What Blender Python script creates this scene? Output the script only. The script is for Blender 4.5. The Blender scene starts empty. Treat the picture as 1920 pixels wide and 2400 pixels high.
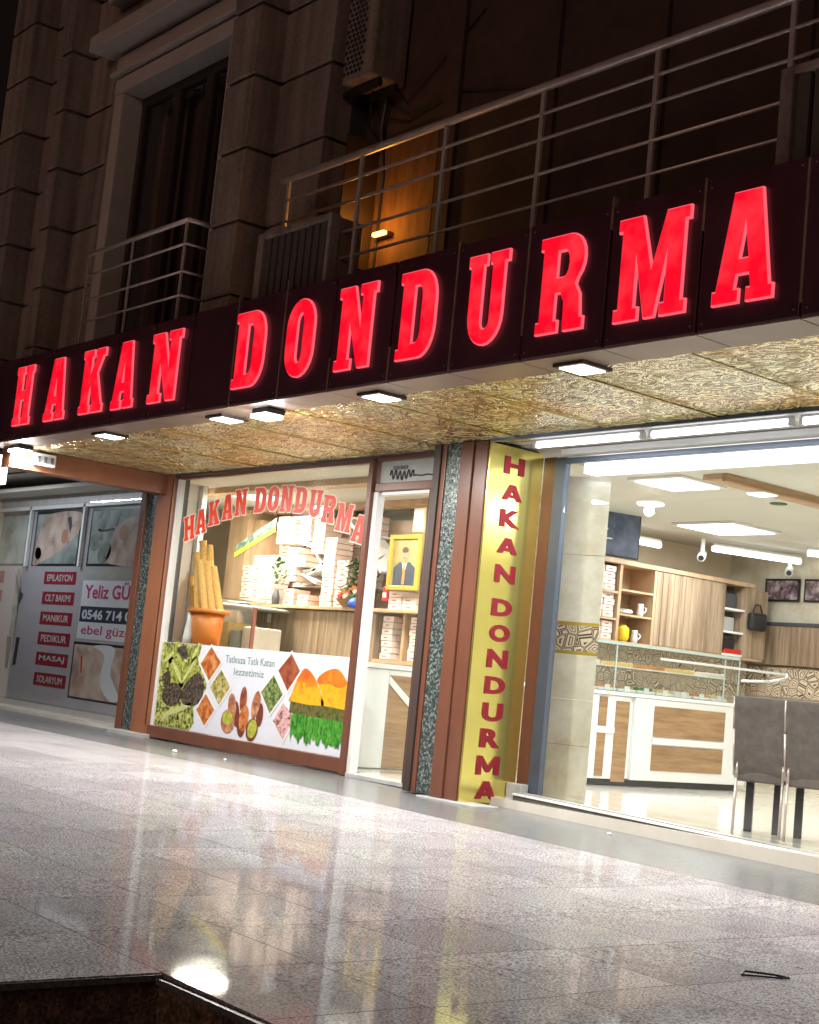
import bpy, math, random
from mathutils import Vector, Matrix
random.seed(7)
S = 0.865                                  # survey units to metres
scn = bpy.context.scene
C = scn.collection

# ------------------------------------------------------------------ camera
cam = bpy.data.cameras.new("camera"); camo = bpy.data.objects.new("camera", cam); C.objects.link(camo)
cam.sensor_fit = 'HORIZONTAL'; cam.sensor_width = 36.0; cam.lens = 36 * 3400 / 1920.0
cam.clip_start = 0.05; cam.clip_end = 400
RT = Vector((0.6324544746976218, 0.7684751001644806, 0.09719751983536874))
DN = Vector((-0.02681309695524027, 0.14712581852522305, -0.9887542927112642))
FW = Vector((-0.774133318793749, 0.6227359102785666, 0.11365557963822576))
mw = Matrix.Identity(4)
for i in range(3):
    mw[i][0] = RT[i]; mw[i][1] = -DN[i]; mw[i][2] = -FW[i]
mw[0][3], mw[1][3], mw[2][3] = 0, 0, 1.1 * S
camo.matrix_world = mw
scn.camera = camo

# ------------------------------------------------------------------ world: night sky, faint town glow
w = bpy.data.worlds.new("World"); scn.world = w; w.use_nodes = True
nt = w.node_tree; nt.nodes.clear()
sky = nt.nodes.new('ShaderNodeTexSky'); sky.sky_type = 'NISHITA'; sky.sun_disc = False
sky.sun_elevation = math.radians(1.0); sky.sun_rotation = math.radians(200)
b1 = nt.nodes.new('ShaderNodeBackground'); b1.inputs[1].default_value = 0.0004
b2 = nt.nodes.new('ShaderNodeBackground'); b2.inputs[0].default_value = (1.0, 0.62, 0.52, 1); b2.inputs[1].default_value = 0.005
ad = nt.nodes.new('ShaderNodeAddShader'); wo = nt.nodes.new('ShaderNodeOutputWorld')
nt.links.new(sky.outputs[0], b1.inputs[0]); nt.links.new(b1.outputs[0], ad.inputs[0]); nt.links.new(b2.outputs[0], ad.inputs[1]); nt.links.new(ad.outputs[0], wo.inputs[0])
sl = bpy.data.lights.new("street_glow", 'SUN'); sl.energy = 0.30; sl.angle = math.radians(25); sl.color = (1.0, 0.66, 0.5)
slo = bpy.data.objects.new("street_glow", sl); C.objects.link(slo)
slo.rotation_euler = Vector((-0.35, 0.85, -0.22)).to_track_quat('-Z', 'Y').to_euler()
vs = scn.view_settings; vs.view_transform = 'Standard'; vs.look = 'None'; vs.exposure = 0.0; vs.gamma = 1.0; vs.use_curve_mapping = False
cy = scn.cycles; cy.max_bounces = 8; cy.glossy_bounces = 4; cy.transparent_max_bounces = 12; cy.transmission_bounces = 4; cy.diffuse_bounces = 4
cy.sample_clamp_indirect = 6.0; cy.blur_glossy = 0.6; cy.caustics_reflective = False; cy.caustics_refractive = False

# ------------------------------------------------------------------ materials
def mat(name, col, rough=0.6, metal=0.0, spec=0.5, var=0.0, vscale=4.0, bump=0.0, bscale=40.0, col2=None, stretch=None, emit=None, estr=0.0, wave=None, coat=0.0, speck=None, thr=None, coords='Object', detail=4.0):
    m = bpy.data.materials.new(name); m.use_nodes = True
    n = m.node_tree; L = n.links; P = n.nodes['Principled BSDF']
    P.inputs['Base Color'].default_value = (*col, 1); P.inputs['Roughness'].default_value = rough
    P.inputs['Metallic'].default_value = metal; P.inputs['Specular IOR Level'].default_value = spec
    if coat: P.inputs['Coat Weight'].default_value = coat; P.inputs['Coat Roughness'].default_value = 0.05
    if emit: P.inputs['Emission Color'].default_value = (*emit, 1); P.inputs['Emission Strength'].default_value = estr
    vec = None
    def coord():
        nonlocal vec
        if vec is None:
            tc = n.nodes.new('ShaderNodeTexCoord'); vec = tc.outputs[coords]
            if stretch:
                mp = n.nodes.new('ShaderNodeMapping'); mp.inputs['Scale'].default_value = stretch
                L.new(vec, mp.inputs['Vector']); vec = mp.outputs[0]
        return vec
    if var or col2:
        if wave:
            nz = n.nodes.new('ShaderNodeTexWave'); nz.inputs['Scale'].default_value = vscale
            nz.inputs['Distortion'].default_value = wave; nz.inputs['Detail'].default_value = 3; nz.bands_direction = 'DIAGONAL'; f = nz.outputs['Fac']
        else:
            nz = n.nodes.new('ShaderNodeTexNoise'); nz.inputs['Scale'].default_value = vscale; nz.inputs['Detail'].default_value = detail; nz.inputs['Roughness'].default_value = 0.65; f = nz.outputs['Fac']
        L.new(coord(), nz.inputs['Vector'])
        rp = n.nodes.new('ShaderNodeValToRGB'); L.new(f, rp.inputs[0])
        a = col; b = col2 if col2 else tuple(min(1, c * (1 + var)) for c in col)
        if not col2: a = tuple(c * (1 - var) for c in col)
        t = thr or (0.3, 0.7)
        rp.color_ramp.elements[0].position = t[0]; rp.color_ramp.elements[1].position = t[1]
        rp.color_ramp.elements[0].color = (*a, 1); rp.color_ramp.elements[1].color = (*b, 1)
        out = rp.outputs[0]
        if speck:
            sn = n.nodes.new('ShaderNodeTexNoise'); sn.inputs['Scale'].default_value = speck[0]; sn.inputs['Detail'].default_value = 2
            L.new(coord(), sn.inputs['Vector'])
            sr = n.nodes.new('ShaderNodeValToRGB'); sr.color_ramp.elements[0].position = 0.36; sr.color_ramp.elements[1].position = 0.62
            sr.color_ramp.elements[0].color = (speck[1],) * 3 + (1,); sr.color_ramp.elements[1].color = (speck[2],) * 3 + (1,)
            L.new(sn.outputs['Fac'], sr.inputs[0])
            mx = n.nodes.new('ShaderNodeMixRGB'); mx.blend_type = 'MULTIPLY'; mx.inputs[0].default_value = 1
            L.new(out, mx.inputs[1]); L.new(sr.outputs[0], mx.inputs[2]); out = mx.outputs[0]
        L.new(out, P.inputs['Base Color'])
    if bump:
        nb = n.nodes.new('ShaderNodeTexNoise'); nb.inputs['Scale'].default_value = bscale; nb.inputs['Detail'].default_value = 3
        L.new(coord(), nb.inputs['Vector'])
        bm_ = n.nodes.new('ShaderNodeBump'); bm_.inputs['Strength'].default_value = bump; bm_.inputs['Distance'].default_value = 0.01
        L.new(nb.outputs['Fac'], bm_.inputs['Height']); L.new(bm_.outputs[0], P.inputs['Normal'])
    return m
def glow(name, col, s):
    m = bpy.data.materials.new(name); m.use_nodes = True; n = m.node_tree; n.nodes.clear()
    e = n.nodes.new('ShaderNodeEmission'); e.inputs[0].default_value = (*col, 1); e.inputs[1].default_value = s
    o = n.nodes.new('ShaderNodeOutputMaterial'); n.links.new(e.outputs[0], o.inputs[0]); return m
def glass(name, tint=(0.97, 0.99, 0.98), refl=1.0, rough=0.01):
    m = bpy.data.materials.new(name); m.use_nodes = True; n = m.node_tree; n.nodes.clear(); L = n.links
    t = n.nodes.new('ShaderNodeBsdfTransparent'); t.inputs[0].default_value = (*tint, 1)
    g = n.nodes.new('ShaderNodeBsdfGlossy'); g.inputs['Roughness'].default_value = rough
    lw_ = n.nodes.new('ShaderNodeLayerWeight'); lw_.inputs[0].default_value = 0.5
    pw = n.nodes.new('ShaderNodeMath'); pw.operation = 'POWER'; pw.inputs[1].default_value = 5; L.new(lw_.outputs['Facing'], pw.inputs[0])
    fr = n.nodes.new('ShaderNodeMath'); fr.operation = 'MULTIPLY_ADD'; fr.inputs[1].default_value = 0.9; fr.inputs[2].default_value = 0.035; L.new(pw.outputs[0], fr.inputs[0])
    mu = n.nodes.new('ShaderNodeMath'); mu.operation = 'MULTIPLY'; mu.inputs[1].default_value = refl
    mx = n.nodes.new('ShaderNodeMixShader'); o = n.nodes.new('ShaderNodeOutputMaterial')
    L.new(fr.outputs[0], mu.inputs[0]); L.new(mu.outputs[0], mx.inputs[0]); L.new(t.outputs[0], mx.inputs[1]); L.new(g.outputs[0], mx.inputs[2]); L.new(mx.outputs[0], o.inputs[0])
    return m

M = {}
M['stone'] = mat('facade_stone', (0.34, 0.255, 0.225), 0.9, var=0.12, vscale=3, bump=0.25, bscale=60, speck=(30, 0.85, 1.05))
def streaks(m, lo=0.62):
    n = m.node_tree; L = n.links; P = n.nodes['Principled BSDF']; src = P.inputs['Base Color'].links[0].from_socket
    ge = n.nodes.new('ShaderNodeNewGeometry'); mp = n.nodes.new('ShaderNodeMapping'); mp.inputs['Scale'].default_value = (5, 5, 0.35); L.new(ge.outputs['Position'], mp.inputs[0])
    a = n.nodes.new('ShaderNodeTexNoise'); a.inputs['Scale'].default_value = 1.3; a.inputs['Detail'].default_value = 6; L.new(mp.outputs[0], a.inputs['Vector'])
    oi = n.nodes.new('ShaderNodeObjectInfo'); r = n.nodes.new('ShaderNodeValToRGB'); r.color_ramp.elements[0].position = 0.35; r.color_ramp.elements[1].position = 0.62
    r.color_ramp.elements[0].color = (lo, lo * .96, lo * .93, 1); r.color_ramp.elements[1].color = (1, 1, 1, 1); L.new(a.outputs['Fac'], r.inputs[0])
    mx = n.nodes.new('ShaderNodeMixRGB'); mx.blend_type = 'MULTIPLY'; mx.inputs[0].default_value = 1; L.new(src, mx.inputs[1]); L.new(r.outputs[0], mx.inputs[2])
    mr = n.nodes.new('ShaderNodeMapRange'); mr.inputs['To Min'].default_value = 0.84; mr.inputs['To Max'].default_value = 1.08; L.new(oi.outputs['Random'], mr.inputs[0])
    m3 = n.nodes.new('ShaderNodeMixRGB'); m3.blend_type = 'MULTIPLY'; m3.inputs[0].default_value = 1; L.new(mx.outputs[0], m3.inputs[1]); L.new(mr.outputs[0], m3.inputs[2]); L.new(m3.outputs[0], P.inputs['Base Color'])
streaks(M['stone'])
M['trim_stone'] = mat('window_surround', (0.50, 0.42, 0.38), 0.85, var=0.08, vscale=5, bump=0.1)
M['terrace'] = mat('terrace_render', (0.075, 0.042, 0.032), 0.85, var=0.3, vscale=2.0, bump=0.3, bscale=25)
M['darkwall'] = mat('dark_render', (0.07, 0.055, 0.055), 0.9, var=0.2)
M['sign'] = mat('sign_panel', (0.075, 0.026, 0.038), 0.30, spec=0.5, var=0.25, vscale=2)
M['signedge'] = mat('sign_edge_metal', (0.45, 0.30, 0.22), 0.4, metal=0.6, var=0.2)
M['steel'] = mat('brushed_steel', (0.70, 0.58, 0.54), 0.38, metal=0.45, var=0.15, vscale=9)
M['brown'] = mat('brown_cladding', (0.150, 0.058, 0.034), 0.30, var=0.12, vscale=6, bump=0.03, stretch=(1, 1, 0.25))
M['brownstrip'] = mat('brown_composite', (0.26, 0.175, 0.13), 0.38, var=0.08)
M['brown_lit'] = mat('lit_brown_cladding', (0.27, 0.105, 0.052), 0.34, var=0.12, vscale=6, bump=0.03, stretch=(1, 1, 0.25))  # lighter copy of the brown cladding, lamp light put into its colour
M['grey_alu'] = mat('grey_aluminium', (0.11, 0.135, 0.18), 0.35, metal=0.4, var=0.08)
M['white_alu'] = mat('white_aluminium', (0.72, 0.72, 0.70), 0.35, var=0.04)
M['white'] = mat('white_paint', (0.80, 0.80, 0.78), 0.5, var=0.04, vscale=3)
M['ceil'] = mat('ceiling_white', (0.62, 0.60, 0.54), 0.7, var=0.04, vscale=1.5)
M['cream'] = mat('warm_wall', (0.62, 0.50, 0.34), 0.7, col2=(0.70, 0.60, 0.45), vscale=2)
M['wood'] = mat('striped_wood', (0.20, 0.125, 0.075), 0.5, col2=(0.44, 0.33, 0.225), vscale=9, stretch=(1.6, 1.6, 0.09), bump=0.05, bscale=30, detail=6, thr=(0.34, 0.66))
M['woodh'] = mat('walnut_panel', (0.24, 0.13, 0.06), 0.45, col2=(0.46, 0.28, 0.14), vscale=7, stretch=(0.25, 0.25, 2.6), detail=6)
M['orangewood'] = mat('pine_shelf', (0.40, 0.25, 0.14), 0.5, col2=(0.55, 0.38, 0.24), vscale=5, stretch=(1, 1, 0.3))
M['box'] = mat('cake_box_card', (0.78, 0.62, 0.55), 0.7, var=0.08, vscale=8)
M['boxprint'] = mat('cake_box_print', (0.32, 0.12, 0.09), 0.7)
M['black'] = mat('black_plastic', (0.02, 0.02, 0.022), 0.35)
M['darkgrey'] = mat('dark_grey', (0.07, 0.07, 0.08), 0.5)
M['marble'] = mat('beige_marble', (0.60, 0.52, 0.38), 0.2, col2=(0.82, 0.77, 0.66), vscale=3.0, detail=9, thr=(0.35, 0.65))
M['floor'] = mat('shop_floor_tile', (0.62, 0.58, 0.49), 0.12, col2=(0.72, 0.69, 0.62), vscale=2.0)
M['fabric'] = mat('chair_fabric', (0.19, 0.155, 0.145), 0.85, var=0.2, vscale=14, bump=0.2, bscale=200)
M['granite'] = mat('raised_edge_granite', (0.17, 0.115, 0.085), 0.55, var=0.6, vscale=16, bump=0.5, bscale=45, speck=(70, 0.45, 1.4))
M['street'] = mat('street_asphalt', (0.05, 0.045, 0.043), 0.85, var=0.3, vscale=25, bump=0.4, bscale=90)
M['plinth'] = mat('grey_marble_sill', (0.42, 0.42, 0.40), 0.35, var=0.12, vscale=7)
M['ring'] = mat('black_metal', (0.012, 0.012, 0.014), 0.4, metal=0.5)
M['red'] = mat('red_vinyl', (0.62, 0.03, 0.015), 0.4)
M['vinyl'] = mat('orange_red_vinyl', (0.80, 0.055, 0.02), 0.4)
M['outline'] = mat('pale_outline_vinyl', (0.85, 0.72, 0.58), 0.4)
M['redacry'] = mat('red_acrylic', (0.24, 0.004, 0.016), 0.45)
M['poster'] = mat('poster_white', (0.66, 0.68, 0.75), 0.45, var=0.03)
M['glass'] = glass('window_glass', refl=1.6)
M['dglass'] = glass('dark_window_glass', (0.85, 0.82, 0.82), 1.2)
M['cglass'] = glass('counter_glass', (0.94, 0.97, 0.96), 1.2)
M['curtain'] = mat('dark_curtain', (0.20, 0.13, 0.11), 0.9, var=0.35, vscale=5, stretch=(2.5, 2.5, 0.15))
M['winframe'] = mat('dark_window_frame', (0.05, 0.032, 0.026), 0.5)
M['letter'] = glow('lit_red_letter', (1.0, 0.012, 0.034), 1.05)
_n = M['letter'].node_tree; _e = [q for q in _n.nodes if q.type == 'EMISSION'][0]; _t = _n.nodes.new('ShaderNodeTexCoord'); _z = _n.nodes.new('ShaderNodeTexNoise'); _z.inputs['Scale'].default_value = 6.0; _z.inputs['Detail'].default_value = 2
_r = _n.nodes.new('ShaderNodeValToRGB'); _n.links.new(_t.outputs['Object'], _z.inputs['Vector']); _n.links.new(_z.outputs['Fac'], _r.inputs[0]); _n.links.new(_r.outputs[0], _e.inputs[0])
_r.color_ramp.elements[0].position = 0.42; _r.color_ramp.elements[0].color = (1.0, 0.004, 0.022, 1); _r.color_ramp.elements[1].position = 0.75; _r.color_ramp.elements[1].color = (1.0, 0.035, 0.055, 1)
M['rim'] = glow('letter_rim_glow', (1.0, 0.13, 0.17), 1.0)
M['lamp'] = glow('lamp_white', (1.0, 0.98, 0.93), 7.0)
M['flood'] = glow('flood_white', (0.95, 0.97, 1.0), 14.0)
M['tube'] = glow('tube_white', (0.93, 0.95, 1.0), 5.0)
M['cove'] = glow('cove_white', (0.96, 0.98, 1.0), 2.2)
M['panel'] = glow('ceiling_panel_white', (1.0, 1.0, 0.97), 4.0)
M['amber'] = glow('amber_lamp', (1.0, 0.45, 0.08), 9.0)
M['yellow'] = mat('yellow_plastic', (0.75, 0.55, 0.02), 0.4)
M['blue'] = mat('blue_bag', (0.04, 0.12, 0.55), 0.5, var=0.3, vscale=10)
M['orange'] = mat('orange_pot', (0.62, 0.20, 0.035), 0.45, var=0.15)
M['cone'] = mat('wafer', (0.66, 0.36, 0.09), 0.7, col2=(0.88, 0.60, 0.22), vscale=45, bump=0.4, bscale=120)
M['leaf'] = mat('green_leaf', (0.05, 0.12, 0.03), 0.6, var=0.4, vscale=12)
M['goldframe'] = mat('gilt_frame', (0.58, 0.42, 0.07), 0.3, metal=0.5)
M['skin'] = mat('print_skin', (0.42, 0.20, 0.13), 0.5, var=0.15, vscale=6)
M['suit'] = mat('print_navy', (0.03, 0.04, 0.07), 0.5)
M['pad'] = mat('print_backdrop', (0.30, 0.24, 0.09), 0.5, var=0.2)

# embossed gold soffit: wavy ridges in the sheet
def gold_soffit():
    m = bpy.data.materials.new('embossed_gold_sheet'); m.use_nodes = True; n = m.node_tree; L = n.links; P = n.nodes['Principled BSDF']
    P.inputs['Metallic'].default_value = 0.72; P.inputs['Roughness'].default_value = 0.23
    tc = n.nodes.new('ShaderNodeTexCoord'); mp = n.nodes.new('ShaderNodeMapping'); mp.inputs['Scale'].default_value = (1.0, 1.35, 1)
    L.new(tc.outputs['Object'], mp.inputs[0])
    vo = n.nodes.new('ShaderNodeTexNoise'); vo.inputs['Scale'].default_value = 4.3; vo.inputs['Detail'].default_value = 1.0; vo.inputs['Distortion'].default_value = 2.2
    L.new(mp.outputs[0], vo.inputs['Vector'])
    mm = n.nodes.new('ShaderNodeMath'); mm.operation = 'MULTIPLY'; mm.inputs[1].default_value = 26; L.new(vo.outputs['Fac'], mm.inputs[0])
    sn = n.nodes.new('ShaderNodeMath'); sn.operation = 'SINE'; L.new(mm.outputs[0], sn.inputs[0])
    bu = n.nodes.new('ShaderNodeBump'); bu.inputs['Strength'].default_value = 0.8; bu.inputs['Distance'].default_value = 0.016
    L.new(sn.outputs[0], bu.inputs['Height']); L.new(bu.outputs[0], P.inputs['Normal'])
    rp = n.nodes.new('ShaderNodeValToRGB'); rp.color_ramp.elements[0].color = (0.40, 0.29, 0.11, 1); rp.color_ramp.elements[1].color = (1.0, 0.94, 0.58, 1)
    rp.color_ramp.elements[0].position = 0.2; rp.color_ramp.elements[1].position = 0.8
    m2 = n.nodes.new('ShaderNodeMath'); m2.operation = 'MULTIPLY_ADD'; m2.inputs[1].default_value = 0.5; m2.inputs[2].default_value = 0.5
    L.new(sn.outputs[0], m2.inputs[0]); L.new(m2.outputs[0], rp.inputs[0])
    lo_ = n.nodes.new('ShaderNodeTexNoise'); lo_.inputs['Scale'].default_value = 1.1; lo_.inputs['Detail'].default_value = 3; ge_ = n.nodes.new('ShaderNodeNewGeometry'); L.new(ge_.outputs['Position'], lo_.inputs['Vector'])
    rl = n.nodes.new('ShaderNodeValToRGB'); L.new(lo_.outputs['Fac'], rl.inputs[0]); rl.color_ramp.elements[0].position = 0.42; rl.color_ramp.elements[0].color = (1, 1, 1, 1); rl.color_ramp.elements[1].position = 0.66; rl.color_ramp.elements[1].color = (1.0, 0.74, 0.50, 1)  # orange tint puts warm reflections into the sheet colour
    mg = n.nodes.new('ShaderNodeMixRGB'); mg.blend_type = 'MULTIPLY'; mg.inputs[0].default_value = 1; L.new(rp.outputs[0], mg.inputs[1]); L.new(rl.outputs[0], mg.inputs[2]); L.new(mg.outputs[0], P.inputs['Base Color'])
    return m
M['gold'] = gold_soffit()
M['brass'] = mat('polished_brass', (0.82, 0.70, 0.20), 0.20, metal=0.86, var=0.06, vscale=2, bump=0.04, bscale=3)
def mosaic():
    m = bpy.data.materials.new('silver_mosaic'); m.use_nodes = True; n = m.node_tree; L = n.links; P = n.nodes['Principled BSDF']
    P.inputs['Roughness'].default_value = 0.25; P.inputs['Metallic'].default_value = 0.35
    tc = n.nodes.new('ShaderNodeTexCoord'); v = n.nodes.new('ShaderNodeTexVoronoi'); v.inputs['Scale'].default_value = 58
    L.new(tc.outputs['Object'], v.inputs['Vector'])
    rp = n.nodes.new('ShaderNodeValToRGB'); L.new(v.outputs['Color'], rp.inputs[0])
    e = rp.color_ramp.elements; e[0].color = (0.025, 0.035, 0.035, 1); e[0].position = 0.1; e[1].color = (0.36, 0.40, 0.37, 1); e[1].position = 0.95
    k = e.new(0.55); k.color = (0.085, 0.105, 0.10, 1)
    L.new(rp.outputs[0], P.inputs['Base Color'])
    bu = n.nodes.new('ShaderNodeBump'); bu.inputs['Strength'].default_value = 0.5; bu.inputs['Distance'].default_value = 0.004
    L.new(v.outputs['Distance'], bu.inputs['Height']); L.new(bu.outputs[0], P.inputs['Normal'])
    return m
M['mosaic'] = mosaic()
def paving():
    m = bpy.data.materials.new('polished_granite'); m.use_nodes = True; n = m.node_tree; L = n.links; P = n.nodes['Principled BSDF']
    tc = n.nodes.new('ShaderNodeTexCoord'); ge = n.nodes.new('ShaderNodeNewGeometry')
    a = n.nodes.new('ShaderNodeTexNoise'); a.inputs['Scale'].default_value = 95; a.inputs['Detail'].default_value = 3; L.new(ge.outputs['Position'], a.inputs['Vector'])
    ra = n.nodes.new('ShaderNodeValToRGB'); L.new(a.outputs['Fac'], ra.inputs[0])
    e = ra.color_ramp.elements; e[0].position = 0.34; e[0].color = (0.155, 0.15, 0.155, 1); e[1].position = 0.66; e[1].color = (0.68, 0.665, 0.665, 1)
    k = e.new(0.5); k.color = (0.42, 0.40, 0.405, 1)
    b = n.nodes.new('ShaderNodeTexNoise'); b.inputs['Scale'].default_value = 1.3; b.inputs['Detail'].default_value = 5; L.new(ge.outputs['Position'], b.inputs['Vector'])
    rb = n.nodes.new('ShaderNodeValToRGB'); L.new(b.outputs['Fac'], rb.inputs[0]); rb.color_ramp.elements[0].position = 0.3; rb.color_ramp.elements[1].position = 0.7
    rb.color_ramp.elements[0].color = (0.84, 0.80, 0.84, 1); rb.color_ramp.elements[1].color = (0.98, 1, 0.98, 1)
    oi = n.nodes.new('ShaderNodeObjectInfo'); rr = n.nodes.new('ShaderNodeMapRange'); rr.inputs['To Min'].default_value = 0.82; rr.inputs['To Max'].default_value = 1.05; L.new(oi.outputs['Random'], rr.inputs[0])
    mx = n.nodes.new('ShaderNodeMixRGB'); mx.blend_type = 'MULTIPLY'; mx.inputs[0].default_value = 1; L.new(ra.outputs[0], mx.inputs[1]); L.new(rb.outputs[0], mx.inputs[2])
    m2 = n.nodes.new('ShaderNodeMixRGB'); m2.blend_type = 'MULTIPLY'; m2.inputs[0].default_value = 1; L.new(mx.outputs[0], m2.inputs[1]); L.new(rr.outputs[0], m2.inputs[2])
    st_ = n.nodes.new('ShaderNodeTexNoise'); st_.inputs['Scale'].default_value = 4.5; st_.inputs['Detail'].default_value = 7; st_.inputs['Roughness'].default_value = 0.7; L.new(ge.outputs['Position'], st_.inputs['Vector'])
    sr = n.nodes.new('ShaderNodeValToRGB'); L.new(st_.outputs['Fac'], sr.inputs[0]); sr.color_ramp.elements[0].position = 0.36; sr.color_ramp.elements[1].position = 0.50
    sr.color_ramp.elements[0].color = (0.83, 0.82, 0.82, 1); sr.color_ramp.elements[1].color = (1, 1, 1, 1)
    gv = n.nodes.new('ShaderNodeTexVoronoi'); gv.inputs['Scale'].default_value = 2.2; gv.inputs['Randomness'].default_value = 1; L.new(ge.outputs['Position'], gv.inputs['Vector'])
    gr = n.nodes.new('ShaderNodeValToRGB'); L.new(gv.outputs['Distance'], gr.inputs[0]); gr.color_ramp.elements[0].position = 0.035; gr.color_ramp.elements[1].position = 0.05
    gr.color_ramp.elements[0].color = (0.55, 0.54, 0.53, 1); gr.color_ramp.elements[1].color = (1, 1, 1, 1)
    m4 = n.nodes.new('ShaderNodeMixRGB'); m4.blend_type = 'MULTIPLY'; m4.inputs[0].default_value = 1; L.new(m2.outputs[0], m4.inputs[1]); L.new(sr.outputs[0], m4.inputs[2])
    m5 = n.nodes.new('ShaderNodeMixRGB'); m5.blend_type = 'MULTIPLY'; m5.inputs[0].default_value = 1; L.new(m4.outputs[0], m5.inputs[1]); L.new(gr.outputs[0], m5.inputs[2])
    n.nodes.remove(P)
    df = n.nodes.new('ShaderNodeBsdfDiffuse'); L.new(m5.outputs[0], df.inputs[0])
    gl = n.nodes.new('ShaderNodeBsdfGlossy'); rr2 = n.nodes.new('ShaderNodeMapRange'); rr2.inputs['To Min'].default_value = 0.025; rr2.inputs['To Max'].default_value = 0.085; L.new(st_.outputs['Fac'], rr2.inputs[0]); L.new(rr2.outputs[0], gl.inputs['Roughness'])
    lw_ = n.nodes.new('ShaderNodeLayerWeight'); lw_.inputs[0].default_value = 0.5
    pw = n.nodes.new('ShaderNodeMath'); pw.operation = 'POWER'; pw.inputs[1].default_value = 5; L.new(lw_.outputs['Facing'], pw.inputs[0])
    fr = n.nodes.new('ShaderNodeMath'); fr.operation = 'MULTIPLY_ADD'; fr.inputs[1].default_value = 0.42; fr.inputs[2].default_value = 0.028; L.new(pw.outputs[0], fr.inputs[0])
    mo = n.nodes.new('ShaderNodeMath'); mo.operation = 'MULTIPLY'; L.new(fr.outputs[0], mo.inputs[0]); L.new(sr.outputs[0], mo.inputs[1])
    ms = n.nodes.new('ShaderNodeMixShader'); L.new(mo.outputs[0], ms.inputs[0]); L.new(df.outputs[0], ms.inputs[1]); L.new(gl.outputs[0], ms.inputs[2])
    ou = n.nodes['Material Output']; L.new(ms.outputs[0], ou.inputs[0])
    return m
M['paving'] = paving()
M['joint'] = mat('slab_joint', (0.11, 0.10, 0.10), 0.9)
def backsplash():
    m = bpy.data.materials.new('patterned_tile'); m.use_nodes = True; n = m.node_tree; L = n.links; P = n.nodes['Principled BSDF']; P.inputs['Roughness'].default_value = 0.25
    tc = n.nodes.new('ShaderNodeTexCoord'); v = n.nodes.new('ShaderNodeTexVoronoi'); v.inputs['Scale'].default_value = 8.5; v.feature = 'DISTANCE_TO_EDGE'; L.new(tc.outputs['Object'], v.inputs['Vector'])
    wv = n.nodes.new('ShaderNodeMath'); wv.operation = 'MULTIPLY'; wv.inputs[1].default_value = 40; L.new(v.outputs[0], wv.inputs[0])
    s = n.nodes.new('ShaderNodeMath'); s.operation = 'SINE'; L.new(wv.outputs[0], s.inputs[0])
    rp = n.nodes.new('ShaderNodeValToRGB'); L.new(s.outputs[0], rp.inputs[0]); e = rp.color_ramp.elements
    e[0].position = 0.35; e[0].color = (0.74, 0.60, 0.44, 1); e[1].position = 0.6; e[1].color = (0.10, 0.07, 0.05, 1)
    L.new(rp.outputs[0], P.inputs['Base Color']); return m
M['pattern'] = backsplash()
def art(name, cols, scale, stretch=None, rough=0.45):
    m = bpy.data.materials.new(name); m.use_nodes = True; n = m.node_tree; L = n.links; P = n.nodes['Principled BSDF']; P.inputs['Roughness'].default_value = rough
    tc = n.nodes.new('ShaderNodeTexCoord'); mp = n.nodes.new('ShaderNodeMapping'); mp.inputs['Scale'].default_value = stretch or (1, 1, 1); L.new(tc.outputs['Object'], mp.inputs[0])
    a = n.nodes.new('ShaderNodeTexNoise'); a.inputs['Scale'].default_value = scale; a.inputs['Detail'].default_value = 3; a.inputs['Distortion'].default_value = 0.6; L.new(mp.outputs[0], a.inputs['Vector'])
    rp = n.nodes.new('ShaderNodeValToRGB'); L.new(a.outputs['Fac'], rp.inputs[0]); e = rp.color_ramp.elements
    k = len(cols); e[0].position = 0.32; e[0].color = (*cols[0], 1); e[1].position = 0.68; e[1].color = (*cols[-1], 1)
    for i in range(1, k - 1):
        q = e.new(0.32 + 0.36 * i / (k - 1)); q.color = (*cols[i], 1)
    L.new(rp.outputs[0], P.inputs['Base Color']); return m

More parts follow.
